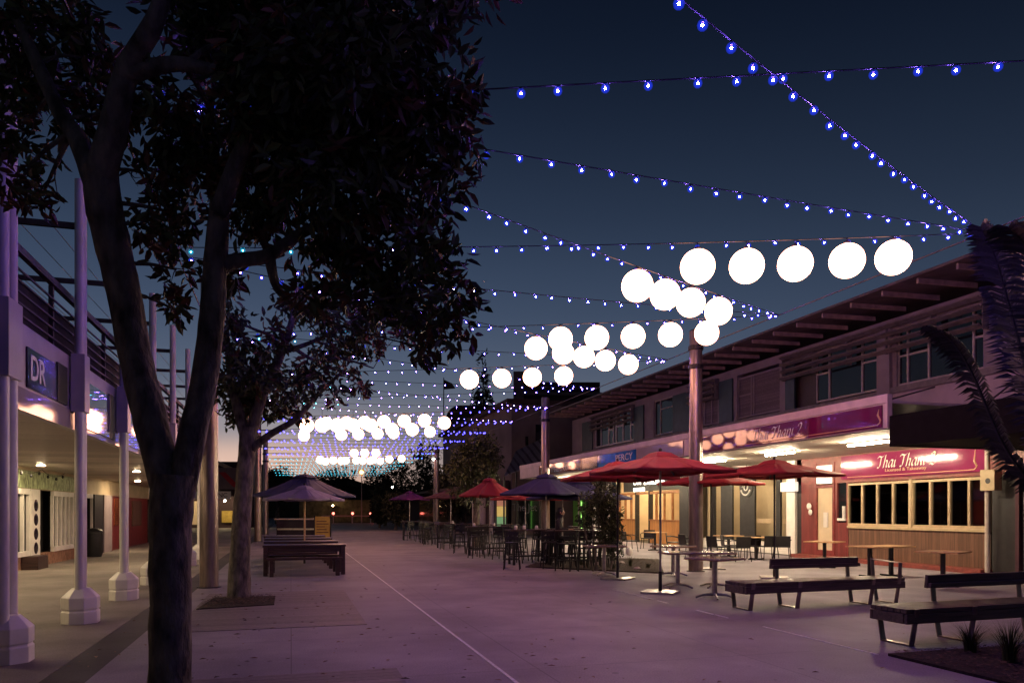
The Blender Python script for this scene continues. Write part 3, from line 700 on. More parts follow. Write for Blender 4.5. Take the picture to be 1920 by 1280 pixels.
# sign panels in the bays
for k in range(-1, 6):
    a = cys[0] + 2.9 * k
    if k == 0: p0, p1, z0, z1 = YX(XF, 48), YX(XF, 103), 3.06, 3.54
    else: p0, p1, z0, z1 = a + .25, a + 2.2, 2.84, 3.56
    o = sign('fascia_sign', ['dark glossy fascia panel at the near end of the arcade', 'dark glossy fascia sign with large pale letters DR', 'glossy fascia panel mirroring the globes right of the DR sign', 'glossy fascia panel just left of the big trunk', 'glossy fascia panel behind the big tree trunk', 'glossy fascia panel seen past the tree fork', 'glossy fascia panel at the far end of the arcade'][k + 1], XF + .035, p0, p1, z0, z1, M['signdark'] if k == 0 else M['bayglass'], t=.02)
    if k == 0:
        o.location.x = XF + .022
        text('lettering', 'DR', .42, M['ink'], o, (.004, -(p1 - p0) / 2 + .36, (z1 - z0) / 2), FACE_R, width=.56, depth=.004, weight=.006)
    ba(MB().box(XF + .003, p1 + .02, z0, XF + .03, min(a + 2.6, p1 + .5), z1 + .04), 'dark_panel', M['black'])
# columns
for i, yk in enumerate(cys):
    sep = .125 if i == 0 else .07
    c = MB()
    for s in (-1, 1): c.tube([(-2.88, yk + s * sep, .4), (-2.88, yk + s * sep, 6.3)], .062, 14)
    col = ba(c, 'column', M['white'], smooth=True)
    off = arc.matrix_basis.translation
    bb = MB().lathe([(.25, 0), (.25, .17), (.235, .18), (.235, .2), (.25, .21), (.25, .37), (.12, .5)], (-2.88 - off[0], yk - off[1], 0), 8, R(22.5)); bb.build('base', M['white'], col, bevel=.01)
    cb = MB().box(-2.88 - .095 - off[0], yk - (.21 if i == 0 else .14) - off[1], 3.0, -2.88 + .085 - off[0], yk + (.21 if i == 0 else .14) - off[1], 3.82); cb.build('casing', M['fascia'], col, bevel=.008)
    if i == 0: cp = MB().lathe([(.08, 6.3), (.16, 6.42), (.16, 6.7), (.03, 6.85)], (-2.88 - off[0], yk - off[1], 0), 12); cp.build('cap', M['white'], col)
    ba(MB().bar((-2.9, yk, 5.66), (-7.0, yk, 5.66), .07, .08), 'pergola_beam', M['rail'])
m = MB()
for k in range(9): m.tube([(-3.3 - .42 * k, A0, 5.72), (-3.3 - .42 * k, A1, 5.72)], .006, 4)
ba(m, 'pergola_wire', M['darkmetal'])
# shop wall under the arcade
XS = -6.95
YL = lambda px: YX(XS, px)
def lbox(p0, p1, z0, z1, t=.1, x=XS, dx=0): return MB().box(x - .15 + dx, YL(p0), z0, x + t + dx, YL(p1), z1)
yN = 4.0
ba(MB().box(XS - .25, A0, 2.2, XS, A2, 2.8), 'shop_wall', M['beige'])
ba(MB().box(XS, YL(10), 2.22, XS + .05, YL(136), 2.70), 'leafy_mural', M['botanic'])
ba(MB().box(XS - .2, A0, 0, XS, YL(140), .36), 'brick_plinth', M['brick'])
ba(MB().box(XS - .1, A0, .36, XS - .05, YL(70), 2.2).box(XS - .1, YL(98), .36, XS - .05, YL(160), 2.2), 'shop_glass', M['pane'])
def lwin(p0, p1, n):
    f = MB(); a, c = YL(p0), YL(p1)
    f.box(XS - .05, a, .36, XS + .05, c, .5); f.box(XS - .05, a, 2.05, XS + .05, c, 2.2)
    for k in range(n + 1):
        yk = a + (c - a) * k / n; f.box(XS - .045, yk - .05, .5, XS + .04, yk + .05, 2.05)
    ba(f, 'window', M['white'], bevel=.008)
lwin(-60, 53, 8); lwin(98, 136, 5); lwin(158, 172, 1)
ba(lbox(54, 71, .0, 2.2, .06), 'decorated_pier', M['white'])
m = MB()
for z in (.55, .95, 1.35, 1.75): m.ball((XS + .06, (YL(57) + YL(69)) / 2, z), .17, 14, 8, (.12, 1.1, 1))
ba(m, 'roundel', M['signdark'], smooth=True)
ba(MB().box(XS - .3, YL(71), 0, XS - .25, YL(98), 2.2), 'dark_door', M['black'])
ba(MB().box(XS - .24, YL(74), 1.3, XS - .2, YL(80), 1.62).box(XS - .24, YL(73), .9, XS - .2, YL(83), 1.22), 'door_poster', M['ceramic'])
ba(lbox(172, 188, 0, 2.2), 'dark_door', M['black'])
ba(lbox(188, 203, 0, 2.2, .14), 'grey_pier', M['wall'])
ba(lbox(203, 275, 0, 2.2, .04), 'red_shopfront', M['redpaint'])
ba(lbox(211, 219, 1.0, 2.1, .08), 'orange_curtain', M['signorange'])
ba(lbox(245, 262, .9, 2.05, .08), 'shop_window', M['brownboard'])
ba(MB().box(-7.1, A2, 0, -5.0, A2 + .2, 3.8), 'return_wall', M['fardark'])
ba(MB().box(-7.1, A0 - .2, 0, XF - .12, A0, 3.8), 'return_wall', M['beige'])
ba(MB().box(-7.8, A0, 0, -7.6, A2, 3.8), 'back_wall', M['fardark'])
lamp0 = None
LL = ['warm ceiling lamp near the front of the arcade by the first column', 'warm ceiling lamp lighting the leafy mural', 'warm ceiling lamp over the fluted white windows', 'warm ceiling lamp above the black bin', 'warm ceiling lamp by the red shopfront', 'warm ceiling lamp at the far end of the arcade']
for k, (lx, ly) in enumerate(((-6.3, 11.2), (-6.4, 14.6), (-6.4, 17.2), (-6.2, 22.0), (-4.4, 24.5), (-5.8, 32.5))):
    if lamp0 is None:
        lamp0 = thing('ceiling_lamp', LL[k], 'ceiling light', (lx, ly, 2.8), 0, 'warm lamps under the arcade')
        MB().lathe([(.11, -.03), (.11, 0)], n=18).build('ring', M['white'], lamp0); MB().lathe([(.085, -.038), (.085, -.03)], n=18).build('lens', M['warm'], lamp0)
    else: dup(lamp0, LL[k], (lx, ly, 2.8))
m = MB()
xw = -6.6
for a in range(6):
    ya, yb = 12.5 + a * 2.2, 12.5 + (a + 1) * 2.2
    m.tube([(xw, ya + (yb - ya) * t, 2.74 - .3 * 4 * t * (1 - t) * .5) for t in [i / 6 for i in range(7)]], .008, 4)
    for t in (.25, .6, .9): m.lathe([(.02, -.09), (.035, -.05), (.02, 0)], (xw, ya + (yb - ya) * t, 2.72 - .6 * t * (1 - t)), 8)
tag(m.build('festoon_cable', M['black']), 'unlit black festoon cable looped under the arcade ceiling', 'festoon lights')
bn = thing('litter_bin', 'black round bin against the shopfront under the arcade', 'bin', (*G(176, 1043), 0))
MB().lathe([(.24, 0), (.27, .1), (.28, .8), (.30, .82), (.30, .88), (.26, .9)], n=20).build('barrel', M['black'], bn, smooth=True); MB().lathe([(.27, .9), (.2, .97), (.05, 1.0)], n=20).build('lid', M['darkmetal'], bn, smooth=True)
pl = thing('plant_crate', 'dark crate of plants on the footpath below the roundel pier', 'planter', (*G(62, 1066), 0))
MB().box(-.2, -.45, 0, .25, .45, .36).build('crate', M['darkwood'], pl, bevel=.01)

# ------------------------------------------------------------------ steel poles and street-long cables
XL, XR, HC, HCL = -1.64, 10.3, 5.9, 5.45
def pole(label, x, y, h=6.35):
    o = thing('light_pole', label, 'pole', (x, y, 0), 0, 'steel poles carrying the lights')
    MB().tube([(0, 0, 0), (0, 0, h)], [.19, .165], 24).build('shaft', M['steel'], o, smooth=True)
    MB().lathe([(.17, h), (.12, h + .04), (.01, h + .05)], n=24).build('cap', M['darkmetal'], o)
    hc = HC if x > 0 else HCL
    for dz in (0, -.5): MB().lathe([(.185, hc + dz - .06), (.2, hc + dz - .045), (.2, hc + dz + .045), (.185, hc + dz + .06)], n=24).build('collar', M['darkmetal'], o)
    MB().lathe([(.24, 0), (.24, .015), (.2, .02)], n=24).build('base_plate', M['darkmetal'], o)
    return o
pole('thick steel pole rising between the red umbrellas and the silver tables', XR, 17.6)
pole('steel pole behind the navy umbrellas', XR, 29.8)
pole('far steel pole with a small white lamp on the right side', XR, 54.2)
pole('steel pole on the right half hidden by the dark bushy tree', XR, 42.0)
pole('thick steel pole just behind the big tree fork', XL, 16.8)
pole('steel pole hidden behind the second tree trunk', XL, 29.0)
pole('slim looking steel pole left of the lilac umbrella', XL, 41.2)
pole('far steel pole on the left before the end of the street', XL, 53.4)
for x, lab in ((XR, 'long straight steel cable running down the right side of the street'), (XL, 'long steel cable running down the left side through the trees')):
    tag(MB().tube([(x, 0, HC if x > 0 else HCL), (x, 92, HC if x > 0 else HCL)], .013, 5).build('steel_cable', M['wirecable']), lab, 'cable')

# ------------------------------------------------------------------ light strings
bulb_me = {}
def bulbmesh(kind):
    led = {'b': 'led', 'm': 'ledmid', 't': 'ledt'}[kind]
    if kind in bulb_me: return bulb_me[kind]
    me = bpy.data.meshes.new('bulb'); bm = bmesh.new()
    bmesh.ops.create_icosphere(bm, subdivisions=1, radius=.0105); nf = len(bm.faces)
    bmesh.ops.create_icosphere(bm, subdivisions=2, radius=.021); bmesh.ops.create_icosphere(bm, subdivisions=2, radius=.030); bmesh.ops.create_icosphere(bm, subdivisions=2, radius=.040)  # nested spheres stand in for the soft halo, not a bulb cover
    bm.faces.ensure_lookup_table()
    for f in bm.faces: f.smooth = True; f.material_index = 0 if f.index < nf else 1
    bm.faces.index_update()
    for i, f in enumerate(bm.faces): f.material_index = 0 if i < nf else 1
    bmesh.ops.create_cone(bm, segments=6, radius1=.011, radius2=.011, depth=.03, matrix=Matrix.Translation((0, 0, .036)), cap_ends=True)
    for i, f in enumerate(bm.faces):
        if i >= nf + 240: f.material_index = 2
    bm.to_mesh(me); bm.free()
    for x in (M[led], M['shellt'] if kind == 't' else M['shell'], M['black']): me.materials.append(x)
    bulb_me[kind] = me; return me
def La(i): return Vector((XL, 7.2 + 5.07 * i, HCL))
def Ra(j): return Vector((XR, 9.0 + 5.07 * j, HC))
SAG = {(-1, 0): (4.83, .15, 5.9), (0, 0): (5.3, .02, 5.9), (0, -1): (5.05, .0, 5.85), (1, 0): (5.58, .08, 5.9)}
def spt(i, j, u):
    a, c = La(i), Ra(j); hl, s, hr = SAG.get((i, j), (HCL, .06, HC)); a.z = hl; c.z = hr
    p = a.lerp(c, u); p.z -= 4 * s * u * (1 - u); return p
r5 = random.Random(5)
strings = {}
GLOBESTR = {(1, 0), (0, 1), (2, 1), (1, 2), (3, 2)}
NEAR = {(-1, 0): 'nearest blue light string, steepest, crossing the top right sky', (0, -1): 'blue light string crossing high above the plaza to the right edge', (0, 0): 'blue light string sloping down to the cable below the crossing pair',
        (1, 0): 'level blue light string carrying the five biggest globes', (0, 1): 'blue light string slanting down to the cluster of four globes', (1, 1): 'plain blue light string passing behind the four globe cluster',
        (2, 1): 'blue light string carrying the row of globes by the steel pole', (1, 2): 'blue light string slanting down to the smaller globe pair', (2, 2): 'plain blue light string low behind the middle globes', (3, 2): 'blue light string carrying the globes against the tree edge'}
for i in range(-1, 16):
    for j in (i - 1, i, i + 1):
        if j < -1 or (i == -1 and j < 0): continue
        a, c = La(i), Ra(j); L = (c - a).length
        nseg = 24 if i < 5 else 12
        wire = MB(); wire.tube([spt(i, j, k / nseg) for k in range(nseg + 1)], .007 if i < 5 else .01, 4, cap=False)
        n = int(L / .38); us = [(k + .5 + r5.uniform(-.08, .08)) / n for k in range(n)]
        if (i, j) in NEAR or i < 5:
            lab = NEAR.get((i, j), 'fine blue light string in the layered net behind the globes')
            o = thing('light_string', lab, 'string lights', a, 0, 'blue light strings across the street')
            wire.build('wire', M['black'], o, world=True)
            for u in us:
                kind = 't' if (i > 0 and r5.random() < (0 if u > .3 else .25)) else ('b' if i + j < 3 and u > .3 else 'm')
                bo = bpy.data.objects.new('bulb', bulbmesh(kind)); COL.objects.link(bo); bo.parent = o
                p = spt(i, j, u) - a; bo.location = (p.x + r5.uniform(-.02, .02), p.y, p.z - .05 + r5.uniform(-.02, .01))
        else:
            teal = i >= 10
            wire.mi = 0
            for u in us:
                p = spt(i, j, u); p.z -= .07
                wire.mi = 1; wire.lathe([(.002, -.04), (.04, 0), (.002, .04)], p, 5)
            o = wire.build('light_string', [M['black'], M['ledfart'] if teal else M['ledfar']])
            tag(o, 'far thin string of tiny teal lights at the end of the street' if teal else 'far thin string of tiny blue lights high over the street', 'string lights', 'blue light strings across the street')
# ------------------------------------------------------------------ globes
gl_me = None
def globe(px, py, ij, label, r=.262, group='glowing globe lanterns'):
    """hang a globe under the string it belongs to, where the photograph's column crosses that string"""
    global gl_me
    i, j = ij; a, c = La(i), Ra(j); t = (px - 960) / F
    k = (ST + t * CT) and (CT - t * ST) / (ST + t * CT)
    # X*(CT - t ST) = Y*(ST + t CT)
    A = CT - t * ST; B = ST + t * CT
    u = (B * a.y - A * a.x) / (A * (c.x - a.x) - B * (c.y - a.y))
    p = spt(i, j, u); top = p.z
    z = EYE + (HOR - py) / F * dep(p.x, p.y)
    z = min(z, top - r - .06)
    o = thing('globe_lantern', label, 'globe light', (p.x, p.y, z), 0, group)
    if gl_me is None:
        gb = MB().ball((0, 0, 0), r, 28, 18).build('globe', M['globe'], o, smooth=True); gl_me = gb.data
        gl_me['r'] = r
    else:
        gb = bpy.data.objects.new('globe', gl_me); COL.objects.link(gb); gb.parent = o
    MB().lathe([(.05, r - .012), (.05, r + .03), (.015, r + .05)], n=10).tube([(0, 0, r + .04), (0, 0, max(r + .06, top - z))], .008, 5).build('fitting', M['black'], o)
    return o
for n_, (px, py, lab) in enumerate(((1308, 500, 'first big globe at the left end of the upper row of five'), (1400, 499, 'second globe of the upper row of five'), (1491, 495, 'middle globe of the upper row of five'), (1588, 489, 'fourth globe of the upper row, second from its right end'), (1675, 483, 'rightmost and largest globe of the upper row, nearest the palm'))): globe(px, py, (1, 0), lab)
for px, py, lab in ((1195, 536, 'leftmost globe of the slanting cluster of four'), (1247, 551, 'second globe of the slanting cluster of four'), (1295, 566, 'globe just above the top of the steel pole'), (1347, 577, 'rightmost globe of the slanting cluster, above the pole')): globe(px, py, (0, 1), lab)
for px, py, lab in ((1051, 630, 'first globe at the left of the row running to the steel pole'), (1119, 629, 'second globe of the row running to the steel pole'), (1187, 627, 'third globe of the row running to the steel pole'), (1257, 622, 'globe hanging alone left of the steel pole'), (1325, 619, 'globe half in front of the steel pole top')): globe(px, py, (2, 1), lab)
for px, py, lab in ((1005, 642, 'left globe of the lower slanting row, above another globe'), (1056, 656, 'second globe of the lower slanting row'), (1095, 663, 'third globe of the lower slanting row'), (1135, 669, 'fourth globe of the lower slanting row'), (1178, 674, 'last low globe at the right of the lower slanting row')): globe(px, py, (1, 2), lab)
for px, py, lab in ((880, 662, 'globe touching the dark tree leaves'), (941, 666, 'globe in open sky right of the tree leaves'), (998, 671, 'globe low under a pair of globes'), (1057, 672, 'globe at the bottom of the stacked pair')): globe(px, py, (3, 2), lab)
FG = 'distant globes over the street'
FL = 'small distant globe in the crowded bright row beyond the second tree'
for px in (612, 650, 684, 720, 758, 796, 833): globe(px, 776 + (px - 612) * .03 + (10 if px == 833 else 0), (5, 4), FL, group=FG)
for px in (575, 604, 632, 662, 695, 735, 773): globe(px, 797 + (px > 700) * 8, (4, 5), FL, group=FG)
for px in (570, 640, 672, 708, 738, 806): globe(px, 790, (6, 5), FL, group=FG)
FL2 = 'tiny faraway globe in the lowest row of lights above the street lamp'
for px in (610, 640, 668, 700, 730, 753): globe(px, 856, (10, 9), FL2, group=FG)
for px in (600, 625, 648, 680, 694, 713): globe(px, 858, (9, 10), FL2, group=FG)
for px in (664, 684, 705): globe(px, 846, (8, 8), FL2, group=FG)
# ------------------------------------------------------------------ umbrellas
def umbrella(label, px, zc, hp, he, half, rot, m, polem=None, group='market umbrellas', base=True, px_is_world=None, lean=0):
    x, y = D(px, zc)
    o = thing('market_umbrella', label, 'umbrella', (x, y, 0), rot - YAW, group)
    polem = polem or M['galv']
    MB().tube([(0, 0, .32), (0, 0, hp - .08)], .022, 12).build('pole', polem, o, smooth=True)
    MB().tube([(0, 0, .03), (0, 0, .42)], .034, 12).build('pole_sleeve', M['black'], o, smooth=True)
    if base: MB().box(-.32, -.32, 0, .32, .32, .035).build('base_plate', M['galv'], o, bevel=.006)
    # canopy: square with eight ribs, slightly dished panels, double skinned edge
    c = MB(); ring = []
    cor = [(half, 0), (half / 2, half / 2), (0, half), (-half / 2, half / 2), (-half, 0), (-half / 2, -half / 2), (0, -half), (half / 2, -half / 2)]
    lv = [(.16, hp - .10), (.4, he + (hp - he) * .56), (.7, he + (hp - he) * .265), (1.0, he)]
    sub = 4
    for k in range(8):
        a, b_ = cor[k], cor[(k + 1) % 8]; rows = []
        for s_, z in lv:
            row = []
            for q in range(sub + 1):
                t = q / sub; dx, dy = a[0] + (b_[0] - a[0]) * t, a[1] + (b_[1] - a[1]) * t
                sagz = -.022 * s_ * 4 * t * (1 - t); pull = 1 - .03 * 4 * t * (1 - t) * s_
                cf = 1 - t if k % 2 == 0 else t          # 1 at the corner end of this panel
                row.append((dx * s_ * pull, dy * s_ * pull, z + sagz + (1 - cf) * .03 * s_))
            rows.append(row)
        rows.append([(v[0] * .995, v[1] * .995, v[2] - .06) for v in rows[-1]])
        c.add([v for r_ in rows for v in r_], [(i * (sub + 1) + q, i * (sub + 1) + q + 1, (i + 1) * (sub + 1) + q + 1, (i + 1) * (sub + 1) + q) for i in range(len(rows) - 1) for q in range(sub)])
    cn = c.build('canopy', m, o, smooth=True)
    sd = cn.modifiers.new('thick', 'SOLIDIFY'); sd.thickness = .006
    v = MB(); vc = []
    for s_, z in ((.03, hp), (.15, hp - .035), (.25, hp - .12)):
        for k in range(8): vc.append((cor[k][0] * s_, cor[k][1] * s_, z))
    v.add(vc, [(L_ * 8 + k, L_ * 8 + (k + 1) % 8, (L_ + 1) * 8 + (k + 1) % 8, (L_ + 1) * 8 + k) for L_ in range(2) for k in range(8)] + [tuple(range(8))])
    vo = v.build('vent', m, cn); sd = vo.modifiers.new('thick', 'SOLIDIFY'); sd.thickness = .006
    MB().ball((0, 0, hp + .03), .035, 8, 6).build('finial', M['black'], o)
    MB().lathe([(.05, he + .0), (.06, he + .03), (.05, he + .1)], n=12).build('hub', M['black'], o)
    for k in range(8):
        rb = MB(); top = Vector((cor[k][0] * .12, cor[k][1] * .12, hp - .14)); end = Vector((cor[k][0] * .97, cor[k][1] * .97, he + (.0 if k % 2 == 0 else .03) - .02)); mid = top.lerp(end, .5)
        rb.bar(top, end, .018, .022); rb.bar((0, 0, he + .05), mid, .014, .018); rb.build('rib', M['darkmetal'], o)
    return o
UG = 'red market umbrellas'
umbrella('big red umbrella with a silver pole and square plate, nearest the plaza', 1238, 14.6, 2.76, 2.38, 1.45, R(-113), M['canvasred'], group=UG)
umbrella('red umbrella behind the tall leafy shrub', 1158, 17.5, 2.76, 2.37, 1.5, R(-120), M['canvasred'], M['darkmetal'], group=UG)
umbrella('red umbrella in front of the shop door, right of the steel pole', 1452, 17.8, 2.82, 2.46, 1.58, R(-105), M['canvasred'], M['darkmetal'], group=UG)
umbrella('low red umbrella half hidden behind the steel pole', 1333, 20.5, 2.7, 2.36, 1.5, R(-90), M['canvasred'], M['darkmetal'], group=UG)
umbrella('small looking crimson umbrella among the dark stools', 918, 26.8, 2.78, 2.15, 1.15, R(-70), M['canvasred'], group=UG)
umbrella('red umbrella peeping out under the left navy umbrella', 985, 31, 2.45, 2.1, 1.5, R(-100), M['canvasred'], group=UG, base=False)
umbrella('orange red umbrella strip under the right navy umbrella', 1055, 31, 2.45, 2.1, 1.6, R(-95), M['canvasred'], group=UG, base=False)
NG = 'navy and purple umbrellas on the right'
umbrella('navy umbrella with its peak before the steel pole', 1024, 23.0, 2.74, 2.12, 1.45, R(-80), M['canvasnavy'], group=NG)
umbrella('wide navy umbrella tucked under the red ones by the leafy shrub', 1085, 24.5, 2.62, 2.02, 1.75, R(-100), M['canvasnavy'], group=NG)
umbrella('distant purple umbrella at the far end of the stools', 768, 42, 2.7, 2.25, 1.15, R(-90), M['canvaspurple'], group=NG)
umbrella('dull maroon umbrella left of the crimson one', 845, 35, 2.65, 2.2, 1.3, R(-80), M['canvasmaroon'], group=NG)
wood = M['tablewood']
umbrella('pale lilac umbrella with a wooden pole over the picnic tables', 571, 22.3, 2.36, 1.95, 1.22, R(-62), M['canvaslilac'], wood, group='umbrellas over the picnic tables', base=False)
umbrella('larger navy umbrella behind the lilac one', 572, 25.5, 2.85, 2.12, 1.75, R(-66), M['canvasnavy'], wood, group='umbrellas over the picnic tables', base=False)

# ------------------------------------------------------------------ picnic tables
def picnic(label, x, y):
    o = thing('picnic_table', label, 'picnic table', (x, y, 0), 0, 'dark picnic tables on the left')
    m = MB()
    for k in range(6): m.box(-1.0, -.42 + k * .142, .70, 1.0, -.42 + k * .142 + .13, .75)
    m.build('table_top', M['darkwood'], o, bevel=.006)
    for s in (-1, 1): MB().box(-.96, s * .36 - .02, .58, .96, s * .36 + .02, .70).build('apron', M['darkwood'], o)
    for sx in (-1, 1):
        for sy in (-1, 1): MB().box(sx * .93 - .05, sy * .38 - .05, 0, sx * .93 + .05, sy * .38 + .05, .70).build('leg', M['darkwood'], o, bevel=.006)
    for s in (-1, 1):
        b = MB()
        for k in range(3): b.box(-.9, s * .62 - .15 + k * .1, .40, .9, s * .62 - .15 + k * .1 + .09, .45)
        bo = b.build('bench', M['darkwood'], o, bevel=.005)
        for sx in (-1, 1):
            q = MB(); q.box(sx * .78 - .045, s * .62 - .12, 0, sx * .78 + .045, s * .62 - .04, .36).box(sx * .78 - .045, s * .62 + .04, 0, sx * .78 + .045, s * .62 + .12, .36).box(sx * .78 - .045, s * .62 - .13, .36, sx * .78 + .045, s * .62 + .13, .398)
            q.build('bench_leg', M['darkwood'], bo)
    return o
xx, yy = D(571, 18.95)
picnic('dark picnic table nearest the camera, its front apron facing the plaza', xx, yy)
p2 = picnic('second dark picnic table in the row, holding the lilac umbrella', xx - .05, yy + 2.3)
picnic('third dark picnic table in the row', xx - .1, yy + 4.6)
picnic('last dark picnic table in the row by the yellow board', xx - .2, yy + 6.9)
yb = thing('menu_board', 'yellow menu board standing on the plaza behind the picnic tables', 'menu board', (*D(605, 32), 0), -YAW)
MB().box(-.32, -.03, .12, .32, .03, 1.35).build('board', M['yellow'], yb, bevel=.01)
m = MB()
for k in range(8): m.box(-.26, -.036, .3 + k * .12, .26 - (k % 3) * .08, -.031, .335 + k * .12)
m.build('board_lines', M['canvasmaroon'], yb); MB().box(-.36, -.05, 0, -.325, .05, 1.4).box(.325, -.05, 0, .36, .05, 1.4).build('stand', M['black'], yb)
cb = thing('serving_counter', 'dark serving counter with a pale top left of the yellow board', 'counter', (*D(560, 33.5), 0), -YAW)
MB().box(-.9, -.3, 0, .9, .3, 1.2).build('body', M['signdark'], cb); MB().box(-1.0, -.36, 1.2, 1.0, .36, 1.25).build('counter_top', M['tabletop'], cb)
for z in (.45, .75): MB().box(-.86, -.33, z, .86, -.302, z + .07).build('rail_bar', M['galv'], cb)

# ------------------------------------------------------------------ cafe tables
def silver_table(label, px, zc, w, d, rot, posts=1):
    x, y = D(px, zc)
    o = thing('cafe_table', label, 'table', (x, y, 0), rot - YAW, 'silver legged cafe tables')
    MB().box(-w / 2, -d / 2, .715, w / 2, d / 2, .745).build('table_top', M['tabletop'], o, bevel=.006)
    MB().box(-w / 2 - .008, -d / 2 - .008, .705, w / 2 + .008, d / 2 + .008, .7148).build('edge_band', M['orangewoodp'], o)
    for k in range(posts):
        px_ = 0 if posts == 1 else (k - .5) * w * .55
        MB().tube([(px_, 0, .05), (px_, 0, .70)], .045, 14).build('post', M['galv'], o, smooth=True)
        f = MB()
        for q in range(4):
            a = R(45 + 90 * q); f.tube([(px_, 0, .075), (px_ + .2 * math.cos(a), .2 * math.sin(a), .06), (px_ + .34 * math.cos(a), .34 * math.sin(a), .015)], [.028, .022, .018], 8)
        f.build('foot', M['galv'], o, smooth=True)
    return o
silver_table('silver legged table nearest the slatted bench end', 1340, 13.7, .78, .78, R(38))
silver_table('wide silver legged table behind the nearest silver one', 1306, 15.6, 1.45, .75, R(4), 2)
silver_table('silver legged table in front of the steel pole foot', 1262, 18.4, .8, .8, R(40))
silver_table('silver legged table below the tall leafy shrub', 1133, 18.6, .95, .75, R(8))
def wood_table(label, px, zc, w, d, rot, posts=1):
    x, y = D(px, zc)
    o = thing('cafe_table', label, 'table', (x, y, 0), rot - YAW, 'timber topped tables on black posts')
    MB().box(-w / 2, -d / 2, .715, w / 2, d / 2, .745).build('table_top', M['tablewood'], o, bevel=.005)
    for k in range(posts):
        q = 0 if posts == 1 else (k - .5) * w * .5
        MB().box(q - .04, -.04, .03, q + .04, .04, .713).build('post', M['black'], o, bevel=.004)
        MB().bar((q - .3, 0, .02), (q + .3, 0, .02), .06, .035).bar((q, -.3, .021), (q, .3, .021), .06, .035).build('foot', M['black'], o)
    return o
wood_table('small timber topped table in front of the red door', 1546, 21.0, .85, .85, R(45))
wood_table('long timber topped table on two posts below the folding windows', 1651, 18.2, 1.45, .8, R(24), 2)
wood_table('timber topped table at the right, before the brown boards', 1768, 15.8, .85, .85, R(42))

# ------------------------------------------------------------------ slatted benches
def bench(label, x, y, L=3.25):
    o = thing('slatted_bench', label, 'bench', (x, y, 0), R(2.0), 'long slatted benches')
    m = MB(); n = 6; d = .56
    for k in range(n): m.box(0, k * d / n + .006, .395, L, (k + 1) * d / n - .006, .445)
    m.box(0, -.004, .27, L, .04, .388); m.box(0, d - .04, .27, L, d + .004, .388); m.box(-.003, .05, .27, .04, d - .05, .388); m.box(L - .04, .05, .27, L + .003, d - .05, .388)
    m.build('seat', M['benchwood'], o, bevel=.008)
    b0, b1 = 1.0, 2.6
    m = MB(); m.bar((b0 - .12, d - .02, .70), (b1 + .12, d - .02, .70), .05, .17, (0, -.12, 1)); m.bar((b0 - .12, d - .075, .655), (b1 + .12, d - .075, .655), .05, .06)
    m.build('backrest', M['benchwood'], o, bevel=.008)
    for xk, arm in ((.14, False), (b0 + .05, True), (b1 - .05, True), (L - .14, True)):
        f = MB(); w, h = .075, .016
        f.bar((xk, -.016, .445 if not arm else .445), (xk, .07, 0), w, h, (0, 1, 0)); f.bar((xk, .06, .009), (xk, d - .06, .009), h, w, (1, 0, 0))
        f.bar((xk, d + .016, .445), (xk, d - .07, 0), w, h, (0, 1, 0))
        if arm:
            f.bar((xk, d + .016, .445), (xk, d + .04, .76), w, h, (0, 1, 0))
        if xk > L - .5: f.bar((xk, -.016, .445), (xk, -.03, .7), w, h, (0, 1, 0)); f.bar((xk, -.035, .705), (xk, d + .045, .735), h, w, (1, 0, 0))
        f.build('leg_frame', M['steel'], o, bevel=.003)
    return o
bench('long slatted bench with a short backrest, behind the nearer one', 6.93, 10.32)
bench('nearest slatted bench, cut by the right edge beside the mulch bed', 6.9, 7.05)

# ------------------------------------------------------------------ stools and chairs
def stool(label, h=.74, back=.32, group='black bar stools'):
    o = thing('bar_stool', label, 'bar stool', (0, 0, 0), 0, group)
    MB().box(-.19, -.18, h - .035, .19, .18, h).build('seat', M['chair'], o, bevel=.012)
    b = MB()
    for k in range(2): b.box(-.19, .17 + .01 * k, h + back - .12 - k * .13, .19, .195 + .01 * k, h + back - k * .13 - .03)
    for s in (-1, 1): b.bar((s * .18, .19, h - .02), (s * .18, .215, h + back), .025, .025)
    b.build('backrest', M['chair'], o)
    for sx in (-1, 1):
        for sy in (-1, 1): MB().bar((sx * .16, sy * .15, h - .03), (sx * .22, sy * .21, 0), .026, .026).build('leg', M['chair'], o)
    r_ = MB(); z = h * .38
    for a, c in (((-.2, -.19), (.2, -.19)), ((.2, -.19), (.2, .19)), ((.2, .19), (-.2, .19)), ((-.2, .19), (-.2, -.19))): r_.bar((*a, z), (*c, z), .02, .02)
    r_.build('footrest', M['chair'], o)
    return o
def high_table(label):
    o = thing('bar_table', label, 'bar table', (0, 0, 0), 0, 'dark high bar tables')
    m = MB()
    for k in range(4): m.box(-.8, -.32 + k * .162, 1.0, .8, -.32 + k * .162 + .15, 1.04)
    m.build('table_top', M['darkwood'], o, bevel=.005)
    for sx in (-1, 1):
        MB().bar((sx * .68, -.24, 0), (sx * .68, -.24, 1.0), .06, .06).bar((sx * .68, .24, 0), (sx * .68, .24, 1.0), .06, .06).build('leg', M['chair'], o)
    MB().bar((-.68, 0, .25), (.68, 0, .25), .04, .05).bar((-.68, -.24, .25), (-.68, .24, .25), .04, .05).bar((.68, -.24, .25), (.68, .24, .25), .04, .05).build('stretcher', M['chair'], o)
    return o
S0 = stool('black bar stool standing alone at the plaza edge, left of the silver table'); x, y = D(960, 20.4); S0.location = (x, y, 0); S0.rotation_euler.z = R(160)
T0 = high_table('dark high bar table nearest the plaza under the navy umbrella'); x, y = D(1000, 22.4); T0.location = (x, y, 0)
